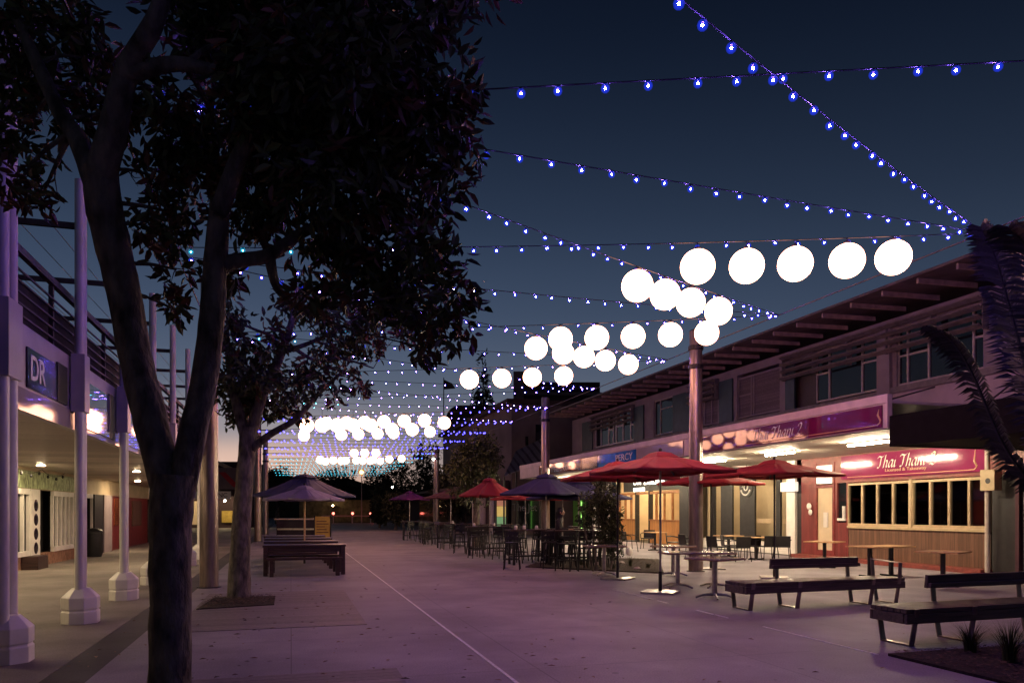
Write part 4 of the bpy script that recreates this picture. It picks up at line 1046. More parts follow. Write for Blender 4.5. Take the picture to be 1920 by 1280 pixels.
TL = ['dark high bar table beside the seated person', 'dark high bar table under the crimson umbrella', 'dark high bar table before the white pillars', 'dark high bar table under the maroon umbrella', 'dark high bar table in the far dim row', 'dark high bar table near the distant purple umbrella', 'dark high bar table behind the leafy shrub', 'dark high bar table just left of the leafy shrub']
tp = [(1052, 23.6), (915, 27.0), (935, 31), (850, 32.5), (820, 36.5), (780, 41), (1110, 27), (1078, 21.6)]
for l_, (px, zc) in zip(TL, tp):
    x, y = D(px, zc); dup(T0, l_, (x, y, 0), R(rnd.uniform(-12, 12)))
SL = ['black bar stool turned sideways under the navy umbrella', 'black bar stool beside the white jars on the bar table']
sh = 'black bar stool lost in the dark crowd of stools under the far umbrellas'
k = 0
for (px, zc) in [(1000, 22.4)] + tp:
    x, y = D(px, zc)
    for dx, dy, rz in ((-.45, -.62, 180), (.42, -.6, 172), (-.4, .62, 4), (.45, .6, -8), (1.05, .05, -88)):
        if rnd.random() < .12: continue
        lab = sh
        if k < 2: lab = SL[k]
        k += 1
        dup(S0, lab, (x + dx + rnd.uniform(-.08, .08), y + dy + rnd.uniform(-.08, .08), 0), R(rz + rnd.uniform(-20, 20)), group='stools in the dark crowd' if lab == sh else None)
for px, zc in ((893, 25.3), (862, 28.2), (838, 31), (806, 35), (790, 38.5), (1122, 20.6), (1090, 20.0), (1030, 20.8), (1062, 19.9), (1008, 24.5), (975, 24), (940, 24.6)):
    x, y = D(px, zc); dup(S0, sh, (x, y, 0), R(rnd.uniform(0, 360)), group='stools in the dark crowd')
def chair(label):
    o = thing('cafe_chair', label, 'chair', (0, 0, 0), 0, 'black cafe armchairs')
    MB().box(-.24, -.23, .42, .24, .23, .46).build('seat', M['chair'], o, bevel=.015)
    b = MB(); b.bar((-.24, .24, .62), (.24, .24, .62), .03, .34, (0, .1, 1)); b.build('backrest', M['chair'], o, bevel=.02)
    for sx in (-1, 1):
        for sy in (-1, 1): MB().tube([(sx * .22, sy * .2, .44), (sx * .26, sy * .25, 0)], .014, 6).build('leg', M['chair'], o)
        MB().tube([(sx * .25, .24, .66), (sx * .28, 0, .66), (sx * .27, -.2, .62), (sx * .25, -.22, .43)], .016, 6).build('armrest', M['chair'], o)
    return o
C0 = chair('black armchair right beside the thick steel pole'); x, y = D(1345, 24); C0.location = (x, y, 0); C0.rotation_euler.z = R(100)
CLB = ['black armchair in front of the glass shopfront, left end of the row', 'black armchair facing the timber table by the glass shopfront', 'black armchair with its back to the plaza before the round sign', 'black armchair before the white plinth', 'black armchair nearest the white pier', 'black armchair tucked in left of the steel pole', 'black armchair farther left of the steel pole', 'black armchair by the timber bar', 'black armchair at the bar table by the orange boards']
for lab, (px, zc, rz) in zip(CLB, ((1368, 25, 70), (1388, 23.6, 170), (1408, 24.6, -60), (1440, 24.4, 170), (1466, 24.2, 150), (1290, 26, 90), (1262, 27.5, 60), (1180, 29, 40), (1215, 31.5, -40))):
    x, y = D(px, zc); dup(C0, lab, (x, y, 0), R(rz))
for lab, px, zc in (('small timber topped table among the black armchairs', 1418, 24.6), ('small timber topped table by the black armchairs and the steel pole', 1366, 26), ('small timber topped table before the timber bar', 1228, 30.2)):
    wood_table(lab, px, zc, .75, .75, R(20))
jm = None
for lab, px, py, zc in (('white jar on the bar table under the navy umbrella', 967, 983, 22.4), ('white jar next to another on the navy umbrella bar table', 983, 985, 22.4), ('white jar on the bar table beside the seated person', 1006, 987, 22.4), ('white jar on the bar table under the crimson umbrella', 889, 986, 26.9), ('white jar on the far bar table under the maroon umbrella', 849, 982, 32.4), ('white jar on the near side of the crimson umbrella table', 926, 988, 27.0), ('small white ornament on the floor by the timber bar', 1180, 1000, 27)):
    x, y = D(px, zc); z = 1.04 if 'floor' not in lab else 0
    o = thing('jar', lab, 'jar', (x, y, z), 0, 'small white jars'); s = 1 if z else 2.3
    MB().lathe([(.04 * s, 0), (.055 * s, .03 * s), (.05 * s, .09 * s), (.03 * s, .12 * s)], n=12).build('body', M['ceramic'], o, smooth=True)

# ------------------------------------------------------------------ seated person
def skinned(name, verts, edges, rad, m, parent, root=0, lv=2):
    me = bpy.data.meshes.new(name); me.from_pydata(verts, edges, []); me.materials.append(m)
    o = bpy.data.objects.new(name, me); COL.objects.link(o); o.parent = parent
    sk = o.modifiers.new('skin', 'SKIN'); sk.use_smooth_shade = True
    for i, r_ in enumerate(rad):
        me.skin_vertices[0].data[i].radius = (r_, r_) if not isinstance(r_, tuple) else r_
        me.skin_vertices[0].data[i].use_root = (i == root)
    sb = o.modifiers.new('sub', 'SUBSURF'); sb.levels = lv; sb.render_levels = lv
    return o
px_, py_ = D(1045, 22.2)
per = thing('person', 'person in dark clothes seated on a bar stool by the navy umbrella pole', 'person', (px_, py_, 0), R(60))
V = [(0, 0, .80), (0, -.02, 1.0), (0, -.05, 1.18), (0, -.06, 1.30), (0, -.08, 1.38), (0, -.10, 1.46), (0, -.12, 1.56),
     (.17, -.05, 1.28), (.23, -.10, 1.05), (.14, -.33, 1.04), (-.17, -.05, 1.28), (-.23, -.10, 1.05), (-.12, -.34, 1.04),
     (.10, -.05, .78), (.13, -.42, .76), (.12, -.40, .36), (.12, -.48, .30), (-.10, -.05, .78), (-.13, -.42, .76), (-.12, -.38, .36), (-.12, -.46, .30)]
E = [(0, 1), (1, 2), (2, 3), (3, 4), (4, 5), (5, 6), (3, 7), (7, 8), (8, 9), (3, 10), (10, 11), (11, 12), (0, 13), (13, 14), (14, 15), (15, 16), (0, 17), (17, 18), (18, 19), (19, 20)]
RD = [(.17, .13), (.15, .11), (.17, .12), (.14, .1), .06, .085, .09, .075, .05, .032, .075, .05, .032, .09, .065, .045, .035, .09, .065, .045, .035]
skinned('body', V, E, RD, M['cloth'], per)
MB().ball((0, -.115, 1.555), .105, 14, 10, (.85, .95, 1.12)).ball((0, -.22, 1.55), .018, 8, 6, (.8, 1, 1.3)).ball((.095, -.11, 1.55), .025, 8, 6, (.5, .8, 1.2)).ball((-.095, -.11, 1.55), .025, 8, 6, (.5, .8, 1.2)).build('head', M['skin'], per, smooth=True)
MB().ball((0, -.09, 1.58), .118, 14, 10, (.92, .95, 1.08)).tube([(0, -.02, 1.56), (0, .0, 1.42), (0, .01, 1.3)], [.08, .075, .03], 10).build('hair', M['hair'], per, smooth=True)
for s in (-1, 1):
    hx, hy, hz = (.14, -.33, 1.045) if s > 0 else (-.12, -.34, 1.045)
    hv = [(hx, hy, hz), (hx - s * .01, hy - .06, hz)]; he_ = [(0, 1)]; hr = [(.03, .018), (.036, .016)]
    for f in range(4):
        b = len(hv); ox = (f - 1.5) * .019; ln = (.032, .038, .036, .028)[f]
        hv += [(hx - s * .01 + ox, hy - .10, hz + .004), (hx - s * .012 + ox, hy - .10 - ln, hz - .006), (hx - s * .013 + ox, hy - .105 - ln * 1.5, hz - .022)]
        he_ += [(1, b), (b, b + 1), (b + 1, b + 2)]; hr += [.009, .008, .007]
    b = len(hv); hv += [(hx - s * .04, hy - .05, hz - .002), (hx - s * .058, hy - .085, hz - .008)]; he_ += [(0, b), (b, b + 1)]; hr += [.011, .009]
    skinned('hand', hv, he_, hr, M['skin'], per, lv=1)
x, y = px_, py_
dup(S0, 'black bar stool carrying the seated person', (x, y, 0), R(60), group='black bar stools')

# ------------------------------------------------------------------ trees
def leaves_mesh(name, blobs, leaf, n_spray, per_spray, seed, droop=.35, flat=False, hollow=.35):
    """sprays of folded leaves spread through ellipsoidal clumps"""
    r = np.random.default_rng(seed); V_, Fc = [], []
    tot = sum(b_[1][0] * b_[1][1] * b_[1][2] * (b_[2] if len(b_) > 2 else 1) for b_ in blobs) or 1
    base = 0
    for b_ in blobs:
        c, rad = np.array(b_[0]), np.array(b_[1]); dens = b_[2] if len(b_) > 2 else 1
        n = max(6, int(n_spray * rad[0] * rad[1] * rad[2] * dens / tot))
        d = r.normal(size=(n, 3)); d /= np.linalg.norm(d, axis=1)[:, None]
        rr = (hollow ** 3 + (1 - hollow ** 3) * r.random(n)) ** (1 / 3)
        lump = 1 + .22 * np.sin(d[:, 0] * 5 + seed) * np.cos(d[:, 1] * 6 + 2) + .12 * np.sin(d[:, 2] * 9)
        p = c + d * rad * (rr * lump)[:, None]
        for i in range(n):
            ax = d[i] * .8 + r.normal(size=3) * .5 + np.array([0, 0, -droop]); ax /= np.linalg.norm(ax)
            for q in range(per_spray):
                v = ax + r.normal(size=3) * .75; v[2] -= droop * .5; v /= np.linalg.norm(v)
                s = np.cross(v, r.normal(size=3)); s /= np.linalg.norm(s) + 1e-6
                u = np.cross(s, v); L = leaf * r.uniform(.65, 1.25); W = L * .19
                o = p[i] + r.normal(size=3) * leaf * .35
                tipd = u * (-.16 * L)
                pts = [o, o + v * L * .35 + s * W + u * W * .35, o + v * L * .7 + s * W * .8 + u * W * .25 + tipd * .4, o + v * L + tipd, o + v * L * .7 - s * W * .8 + u * W * .25 + tipd * .4, o + v * L * .35 - s * W + u * W * .35]
                V_ += [tuple(x) for x in pts]
                Fc += [(base, base + 1, base + 2, base + 3), (base, base + 3, base + 4, base + 5)]; base += 6
    me = bpy.data.meshes.new(name); me.from_pydata(V_, [], Fc); return me
def add_leaves(name, me, m, parent):
    me.materials.append(m); o = bpy.data.objects.new(name, me); COL.objects.link(o); o.parent = parent
    off = parent.location
    me.transform(Matrix.Translation(-off)); return o
def limb(pts_px, zc0, r0, r1, dz=0.0, wig=.0):
    """pixel polyline -> points; depth drifts by dz along its length"""
    out = []; n = len(pts_px)
    for i, (a, b_) in enumerate(pts_px): out.append(P(a, b_, zc0 + dz * i / max(1, n - 1)))
    return out, [r0 + (r1 - r0) * i / max(1, n - 1) for i in range(n)]
def smoothline(pts, rad, sub=5):
    o, rr = [], []
    for i in range(len(pts) - 1):
        p0, p1, p2, p3 = pts[max(0, i - 1)], pts[i], pts[i + 1], pts[min(len(pts) - 1, i + 2)]
        for k in range(sub):
            t = k / sub
            o.append(.5 * ((2 * p1) + (p2 - p0) * t + (2 * p0 - 5 * p1 + 4 * p2 - p3) * t * t + (3 * p1 - p0 - 3 * p2 + p3) * t ** 3)); rr.append(rad[i] + (rad[i + 1] - rad[i]) * t)
    o.append(pts[-1]); rr.append(rad[-1]); return o, rr
def build_tree(name, label, base, limbs, blobs, leaf, n_spray, per, seed, leafm, rusty=0.0, group=None, twigs=60, hollow=.35, droop=.35):
    t = thing(name, label, 'tree', base, 0, group)
    tr = MB(); tips = []
    rr_ = random.Random(seed)
    for k, (pts, rad) in enumerate(limbs):
        p, q = smoothline(pts, rad)
        p = [v + Vector((rr_.uniform(-1, 1), rr_.uniform(-1, 1), 0)) * q[i] * .035 for i, v in enumerate(p)]
        tr.tube(p, [a * rr_.uniform(.975, 1.025) for a in q], 14 if q[0] > .05 else 7)
        tips += [(v, a) for v, a in zip(p, q)][len(p) // 3:]
    # branches reach into every clump, then fork into twigs
    for b_ in blobs:
        c = Vector(b_[0]); near = min(tips, key=lambda v: (v[0] - c).length)
        mid = near[0].lerp(c, .5) + Vector((rr_.uniform(-.1, .1), rr_.uniform(-.1, .1), rr_.uniform(-.05, .15))) * (c - near[0]).length * .6
        r0 = min(near[1] * .6, .012 + .02 * (c - near[0]).length)
        p, q = smoothline([near[0], mid, c], [r0, r0 * .7, r0 * .4]); tr.tube(p, q, 6)
        for k in range(max(3, int(twigs / len(blobs)))):
            d = Vector([rr_.gauss(0, 1) for _ in range(3)]).normalized()
            e = c + Vector((d.x * b_[1][0], d.y * b_[1][1], d.z * b_[1][2])) * rr_.uniform(.6, 1.0)
            st_ = p[rr_.randrange(len(p) // 2, len(p))]; mm = st_.lerp(e, .5) + Vector((rr_.uniform(-.06, .06), rr_.uniform(-.06, .06), rr_.uniform(-.04, .1)))
            tr.tube([st_, mm, e], [r0 * .35, r0 * .22, r0 * .1], 5)
    tr.build('trunk', M['bark'], t, world=True, smooth=True)
    if rusty < 1: add_leaves('crown', leaves_mesh('crown', blobs, leaf, int(n_spray * (1 - rusty)), per, seed, hollow=hollow, droop=droop), leafm, t)
    if rusty > 0: add_leaves('crown', leaves_mesh('crown', blobs, leaf, int(n_spray * rusty), per, seed + 99, hollow=hollow, droop=droop), M['leafred'], t)
    return t
# the big tree in front
Z1 = 5.8
bx, by = D(319, Z1)
L1 = []
def PZ(px, py, z): return P(px, py, z)
base0 = Vector((bx, by, -.05))
L1.append(([base0 + Vector((-.01, 0, 0)), PZ(319, 1280, Z1), PZ(319, 1100, Z1), PZ(320, 980, Z1), PZ(326, 890, Z1)], [.185, .158, .150, .158, .165]))
L1.append(([PZ(318, 930, Z1), PZ(285, 800, Z1 + .05), PZ(252, 660, Z1 + .1), PZ(226, 520, Z1 + .1), PZ(198, 400, Z1 + .05), PZ(188, 310, Z1)], [.125, .128, .122, .128, .135, .12]))
L1.append(([PZ(190, 330, Z1), PZ(215, 230, Z1 - .1), PZ(240, 130, Z1 - .2), PZ(290, 40, Z1 - .35), PZ(330, -80, Z1 - .4)], [.12, .10, .085, .07, .05]))
L1.append(([PZ(182, 350, Z1), PZ(150, 270, Z1 + .1), PZ(112, 210, Z1 + .1), PZ(70, 120, Z1 + .1), PZ(25, 20, Z1 + .1)], [.10, .075, .06, .05, .035]))
L1.append(([PZ(336, 930, Z1), PZ(362, 810, Z1 + .05), PZ(385, 700, Z1 + .1), PZ(398, 590, Z1 + .1), PZ(404, 490, Z1 + .1), PZ(412, 380, Z1 + .05)], [.11, .105, .10, .097, .09, .075]))
L1.append(([PZ(402, 500, Z1 + .1), PZ(450, 488, Z1 + .2), PZ(505, 478, Z1 + .3), PZ(560, 440, Z1 + .5), PZ(640, 400, Z1 + .7)], [.07, .06, .055, .045, .03]))
L1.append(([PZ(412, 400, Z1), PZ(450, 290, Z1 - .1), PZ(520, 190, Z1 - .2), PZ(620, 130, Z1 - .3), PZ(720, 90, Z1 - .3)], [.075, .06, .05, .04, .025]))
L1.append(([PZ(505, 478, Z1 + .3), PZ(520, 540, Z1 + .4), PZ(560, 580, Z1 + .5)], [.05, .035, .02]))
L1.append(([PZ(240, 140, Z1 - .2), PZ(330, 120, Z1 - .2), PZ(430, 140, Z1 - .2), PZ(540, 155, Z1 - .2)], [.07, .055, .045, .03]))
BL = [(600, 40, 150, 110, 0), (740, 30, 120, 90, -.5), (840, -30, 70, 60, -.3), (460, 30, 110, 100, .3), (340, 20, 60, 70, .5), (800, 170, 95, 90, -.3), (860, 250, 48, 70, .2), (700, 230, 120, 110, .1), (580, 230, 110, 100, .3), (480, 180, 80, 80, -.4),
      (640, 340, 120, 90, 0), (770, 350, 80, 70, .4), (845, 335, 45, 40, .1), (520, 350, 80, 80, .3), (420, 280, 70, 90, .5), (330, 260, 60, 80, .6), (290, 170, 50, 60, -.3), (330, 400, 50, 70, .3), (290, 330, 40, 60, .2),
      (700, 460, 110, 70, .3), (800, 470, 60, 60, .1), (850, 540, 48, 48, .2), (790, 570, 70, 60, .4), (840, 610, 40, 40, .3), (700, 550, 70, 50, .5), (590, 450, 56, 44, .6), (480, 410, 46, 44, .7), (330, 505, 30, 40, .4), (270, 420, 22, 36, .3), (790, 650, 28, 26, .3),
      (100, 60, 80, 70, .3), (170, 110, 50, 60, .2), (50, 150, 60, 60, .4), (110, 200, 60, 50, .3), (40, 260, 50, 50, .4), (30, 350, 45, 30, .3), (80, 365, 26, 30, .2), (20, 50, 40, 70, .1), (180, 200, 40, 50, .4), (325, 580, 18, 22, .5), (600, 130, 140, 90, -.6), (640, 60, 120, 80, .7), (430, 90, 80, 70, .5), (580, 545, 44, 28, .5), (430, 515, 20, 26, .5), (225, 205, 25, 45, .4), (900, -20, 30, 30, -.2)]
rb = random.Random(11)
blobs = []
for a, b_, ra, rbb, dz in BL:
    zc = Z1 + dz + rb.uniform(-.25, .25)
    p = P(a, b_, zc); s_ = zc / F
    blobs.append((tuple(p), (ra * s_, max(.22, (ra + rbb) * .5 * s_), rbb * s_)))
TREE1 = build_tree('street_tree', 'big dark street tree in front, its forked trunk rising past the picnic tables', (bx, by, 0), L1, blobs, .125, 3000, 6, 21, M['leaf'], rusty=.17, group='plaza trees', twigs=260, hollow=.1)
# second tree
Z2 = 13.7
bx2, by2 = D(448, Z2)
L2 = [([Vector((bx2, by2, -.02)), P(449, 1060, Z2), P(454, 960, Z2), P(461, 870, Z2), P(467, 800, Z2)], [.225, .185, .165, .15, .15]),
      ([P(464, 830, Z2), P(447, 770, Z2), P(432, 700, Z2 + .2), P(425, 620, Z2 + .3)], [.11, .09, .07, .045]),
      ([P(468, 820, Z2), P(492, 740, Z2), P(520, 680, Z2 - .2), P(545, 610, Z2 - .3), P(556, 540, Z2 - .3)], [.12, .095, .085, .06, .035]),
      ([P(468, 845, Z2), P(505, 815, Z2 - .1), P(555, 785, Z2 - .3), P(600, 735, Z2 - .3), P(650, 690, Z2 - .4)], [.08, .065, .055, .04, .02]),
      ([P(530, 660, Z2 - .2), P(575, 645, Z2 - .3), P(620, 625, Z2 - .4), P(660, 600, Z2 - .4)], [.05, .04, .03, .018]), ([P(548, 650, Z2 - .3), P(590, 675, Z2 - .3), P(640, 672, Z2 - .4), P(700, 690, Z2 - .5)], [.04, .03, .025, .012])]
B2 = [(470, 700, 50, 40), (440, 730, 36, 40), (500, 750, 48, 36), (545, 720, 42, 34), (585, 700, 36, 26), (620, 650, 44, 28), (660, 625, 44, 26), (690, 650, 30, 22), (700, 600, 40, 28), (600, 590, 46, 26), (550, 570, 30, 34), (640, 560, 40, 30), (440, 640, 30, 44), (420, 590, 26, 40), (650, 700, 26, 18), (675, 725, 18, 14), (560, 775, 26, 18), (620, 735, 26, 16), (510, 660, 30, 22), (740, 580, 40, 24), (760, 620, 26, 20), (440, 780, 22, 22), (520, 620, 22, 22)]
bl2 = []
for a, b_, ra, rbb in B2:
    zc = Z2 + rb.uniform(-1.0, .9); p = P(a, b_, zc); s_ = zc / F
    bl2.append((tuple(p), (ra * s_, max(.25, (ra + rbb) * .6 * s_), rbb * s_)))
build_tree('street_tree', 'smaller tree in a square mulch pit beside the picnic tables', (bx2, by2, 0), L2, bl2, .16, 950, 5, 33, M['leaf'], rusty=.15, group='plaza trees', twigs=150, hollow=.1)
def simple_tree(name, label, px, zc, h, w, trunk_h, seed, nsp=700, leaf=.3, kind='round', m=None, group='trees beyond the shops', cat='tree', per=4):
    x, y = D(px, zc); r = random.Random(seed)
    lim = [([Vector((x, y, -.05)), Vector((x, y, trunk_h)), Vector((x + r.uniform(-.2, .2), y, h * .8))], [w * .05 + .05, w * .035 + .04, .03])]
    bl = []
    if kind == 'cone':
        for k in range(9):
            t = k / 8; z = trunk_h + (h - trunk_h) * t; q = w * .5 * (1 - t) + .25
            bl.append(((x + r.uniform(-.2, .2) * q, y + r.uniform(-.2, .2) * q, z), (q, q, (h - trunk_h) / 10)))
    else:
        for k in range(11):
            a = r.uniform(0, 6.28); q = r.uniform(.1, .62) * w * .5; z = trunk_h + (h - trunk_h) * r.uniform(.15, .85); e = 1 - abs((z - trunk_h) / (h - trunk_h) - .45)
            bl.append(((x + q * math.cos(a) * e, y + q * math.sin(a) * e, z), (w * r.uniform(.2, .32), w * r.uniform(.2, .32), (h - trunk_h) * r.uniform(.14, .24))))
    return build_tree(name, label, (x, y, 0), lim, bl, leaf, nsp, per, seed, m or M['leaffar'], group=group, twigs=30, hollow=.1)
simple_tree('street_tree', 'bushy dark tree beside the far end of the lit awning', 893, 34, 4.9, 3.0, 1.6, 41, 1500, .2, m=M['leaf2'], group='trees beyond the shops')
simple_tree('conifer', 'tall dark conifer rising above the low buildings on the right', 905, 75, 17, 4.6, 4, 42, 1300, .5, 'cone')
FT = [(520, 90, 6.8, 5.5, 'round dark tree under the pale peach sky on the left'), (610, 115, 7.6, 6, 'dark tree under the lowest globes, left of the street lamp'), (650, 120, 8.8, 7, 'dark tree just left of the orange street lamp'), (705, 118, 9.2, 8, 'broad dark tree behind the orange street lamp'), (752, 112, 9.5, 7, 'dark tree right of the orange street lamp'), (800, 95, 10.5, 7, 'dark tree behind the far steel pole'), (722, 78, 4.0, 3, 'small dark tree at the end of the stools'), (845, 62, 6.2, 4.5, 'dark tree between the far pole and the bushy one'), (742, 62, 3.2, 1.9, 'slender little tree near the distant purple umbrella'), (712, 70, 3.0, 1.8, 'slender little tree at the far plaza edge')]
for k, (px, zc, h, w, lab) in enumerate(FT): simple_tree('street_tree', lab, px, zc, h, w, h * .2, 60 + k, 700, .034 * zc ** .5 + .1)
# shrub by the middle bed
x, y = D(1132, 19.9)
sb_l = [([Vector((x + dx, y + dy, 0)), Vector((x + dx * 1.6, y + dy, .8)), Vector((x + dx * 2.4, y + dy * 1.5, 2.0))], [.03, .025, .012]) for dx, dy in ((0, 0), (-.15, .1), (.18, -.05), (-.3, 0))]
sbb = [((x + a, y + b_, z), (q, q, w_)) for a, b_, z, q, w_ in ((0, 0, 2.0, .34, .35), (.2, .1, 1.5, .34, .4), (-.2, 0, 1.6, .3, .35), (.12, -.1, .95, .3, .4), (-.5, .1, 1.5, .22, .5), (.3, .1, 1.1, .25, .4), (-.1, 0, 2.3, .2, .2), (.25, 0, .6, .25, .3))]
o = build_tree('leafy_shrub', 'tall leafy shrub standing before the lit timber bar', (x, y, 0), sb_l, sbb, .10, 900, 5, 77, M['leaf2'], twigs=60, hollow=.1)
o['category'] = 'shrub'

# ------------------------------------------------------------------ grass tufts, low plants
def tuft(label, x, y, h, n, seed, spread=.16, z=.03):
    r = random.Random(seed); m = MB()
    for k in range(n):
        a = r.uniform(0, 6.28); q = r.uniform(0, spread * .35); bx_, by_ = q * math.cos(a), q * math.sin(a); hh = h * r.uniform(.55, 1.1); le = r.uniform(.2, 1.0) * spread * 1.4; w_ = .005
        pts = [(bx_ + le * math.cos(a) * t * t, by_ + le * math.sin(a) * t * t, hh * t * (1.15 - .25 * t)) for t in (0, .35, .7, 1)]
        vs = []
        for i, p in enumerate(pts):
            ww = w_ * (1 - i / 3.2); vs += [(p[0] - math.sin(a) * ww, p[1] + math.cos(a) * ww, p[2]), (p[0] + math.sin(a) * ww, p[1] - math.cos(a) * ww, p[2])]
        m.add(vs, [(0, 1, 3, 2), (2, 3, 5, 4), (4, 5, 7, 6)])
    o = m.build('grass_tuft', M['grass']); o.location = (x, y, z)
    return tag(o, label, 'plant', 'tufts in the planting beds')
for k, (px, py, h, lab) in enumerate(((1820, 1226, .34, 'dark spiky grass tuft left of the other in the mulch bed'), (1893, 1245, .46, 'taller dark grass tuft at the right edge of the mulch bed'), (1090, 1060, .22, 'small tuft at the left of the middle planting bed'), (1182, 1063, .34, 'bright tuft in the middle planting bed before the bar'), (1150, 1068, .2, 'low tuft by the foot of the leafy shrub'), (1215, 1066, .18, 'low tuft at the right end of the middle bed'), (1045, 1058, .15, 'tiny tuft at the far left of the middle bed'))):
    x, y = G(px, py); tuft(lab, x, y, h, 170 if k < 2 else 90, 90 + k, .2 if k < 2 else .16)
for k, (px, py) in enumerate(((1165, 1058), (1120, 1060), (1195, 1069))):
    x, y = G(px, py); rm = MB().ball((0, 0, .03), .09, 10, 7, (1.3, .9, .6))
    rr2 = random.Random(k); rm.v = [(a + rr2.uniform(-.02, .02), b_ + rr2.uniform(-.02, .02), c + rr2.uniform(-.015, .015)) for a, b_, c in rm.v]
    ro = rm.build('garden_rock', M['ceramic'] if False else M['wall'], smooth=True); ro.location = (x, y, .02); tag(ro, ['pale rock near the bright tuft in the middle bed', 'pale rock left of the leafy shrub foot', 'small pale rock at the front edge of the middle bed'][k], 'rock', 'rocks in the middle bed')

# leaf litter blown over the paving
r9 = random.Random(9); m = MB()
for k in range(420):
    if r9.random() < .6: x, y = bx + r9.gauss(0, 2.2) + .6, by + r9.gauss(1, 2.4)
    elif r9.random() < .5: x, y = bx2 + r9.gauss(0, 1.6), by2 + r9.gauss(0, 2)
    else: x, y = r9.uniform(-2, 11), r9.uniform(2.5, 22)
    if x < -2.2 or 6.3 < x < 9.9 and y < 6.8: continue
    a = r9.uniform(0, 6.28); L = r9.uniform(.035, .10); w_ = L * r9.uniform(.14, .24); ca, sa = math.cos(a), math.sin(a); zz = .008
    m.add([(x + p * ca - q * sa, y + p * sa + q * ca, zz + abs(q) * .5 + r9.uniform(0, .004)) for p, q in ((-L / 2, 0), (0, -w_), (L / 2, 0), (0, w_))], [(0, 1, 2, 3)])
tag(m.build('fallen_leaves', M['leafred']), kind='stuff')

# ------------------------------------------------------------------ palm at the right edge
pz = 8.0
pcx, pcy = D(2010, pz)
pal = thing('palm', 'palm with drooping dark fronds reaching in at the right edge', 'palm tree', (pcx, pcy, 0))
crown = Vector((pcx, pcy, 1.75))
MB().tube([(pcx, pcy, 0), (pcx - .02, pcy, .9), (pcx, pcy, 1.8)], [.17, .14, .16], 14).build('trunk', M['bark'], pal, world=True, smooth=True)
def frond(pts, seed, ll=.55, n=70, hang=.5, two=True):
    r = random.Random(seed); p, q = smoothline([Vector(v) for v in pts], [.03 - .025 * i / (len(pts) - 1) for i in range(len(pts))], 12)
    m = MB(); m.tube(p, q, 6)
    for k in range(n):
        t = .12 + .88 * k / n; i = min(len(p) - 2, int(t * (len(p) - 1))); o = p[i].lerp(p[i + 1], t * (len(p) - 1) - i); d = (p[i + 1] - p[i]).normalized()
        side = d.cross(Vector((0, 0, 1))); side = side.normalized() if side.length > .05 else Vector((1, 0, 0))
        L = ll * (math.sin(math.pi * (.15 + .8 * t)) * .8 + .25) * r.uniform(.85, 1.1)
        for s in (-1, 1):
            v = (side * s * .75 + d * .65 + Vector((0, 0, r.uniform(-.15, .25)))).normalized()
            a = o + v * L * .5 + Vector((0, 0, -hang * L * .12)); b_ = o + v * L * .92 + Vector((0, 0, -hang * L * .6)); wv = (d * .6 + Vector((0, 0, .5))).normalized() * .016
            m.add([o - wv * .5, o + wv * .5, a + wv, a - wv, b_], [(0, 1, 2, 3), (3, 2, 4)])
    return m.build('frond', M['palm'], pal, world=True)
frond([crown, P(1935, 900, pz - .1), P(1880, 830, pz - .2), P(1825, 705, pz - .3), P(1785, 640, pz - .4), P(1742, 612, pz - .5)], 1, .27, 120, .9)
frond([crown, P(1950, 780, pz), P(1905, 620, pz), P(1868, 490, pz - .1), P(1838, 425, pz - .2)], 2, .42, 130, .5)
frond([crown, P(1990, 760, pz - .3), P(1960, 600, pz - .5), P(1925, 470, pz - .6), P(1890, 425, pz - .8)], 3, .5, 120, .45)
frond([crown, P(2040, 750, pz + .3), P(2020, 560, pz + .3), P(1985, 440, pz + .2)], 4, .6, 110, .4)
frond([crown, P(1965, 820, pz + .5), P(1915, 700, pz + .9), P(1885, 600, pz + 1.2), P(1850, 545, pz + 1.4)], 5, .42, 110, .7)
frond([crown, P(2080, 780, pz), P(2160, 640, pz), P(2240, 640, pz)], 6, .6, 60, .8)
frond([crown, P(1985, 830, pz + .2), P(1945, 690, pz + .3), P(1915, 560, pz + .3), P(1895, 480, pz + .3)], 8, .5, 120, .5)

# ------------------------------------------------------------------ beyond the lit awning and at the end of the street
fb = thing('corner_building', 'dim grey building with small windows behind the corrugated roof', 'building', (20, 56, 0))
def bf(mb, n_, m, **k): return mb.build(n_, m, fb, world=True, **k)
bf(MB().box(13.9, 47, 0, 30, 70, 8.6), 'wall', M['farwall'])
bf(MB().box(13.5, 46.6, 8.6, 30.4, 70.4, 8.9), 'roof', M['fardark'])
for a, c, z0, z1 in ((985, 990, 5.9, 6.5), (1004, 1018, 5.6, 7.3)):
    q = lambda px: 47 * 1.0 / (CT - 0) and (47 * (ST + (px - 960) / F * CT) / (CT - (px - 960) / F * ST))
    bf(MB().box(q(a), 46.94, z0, q(c), 46.995, z1), 'window', M['pane'])
lr = thing('lean_to_roof', 'sloping corrugated iron roof beyond the lit awning', 'roof', (14, 44.6, 0))
m = MB(); vs = [(12.3, 44.5, 4.0), (12.3, 46.9, 4.0), (15.6, 46.9, 5.9), (15.6, 44.5, 5.9)]
vs = [P(945, 893, 45), P(1012, 868, 45), P(1018, 822, 47.5), P(968, 846, 47.5)]
m.add([tuple(v) for v in vs] + [(v.x, v.y, v.z + .05) for v in vs], [(0, 1, 2, 3), (7, 6, 5, 4), (0, 4, 5, 1), (1, 5, 6, 2), (2, 6, 7, 3), (3, 7, 4, 0)]); m.build('roof_sheet', M['corrug'], lr, world=True)
m = MB()
for v in vs: m.bar((v.x, v.y, 0), (v.x, v.y, v.z - .01), .09, .09)
m.build('support', M['darkmetal'], lr, world=True)
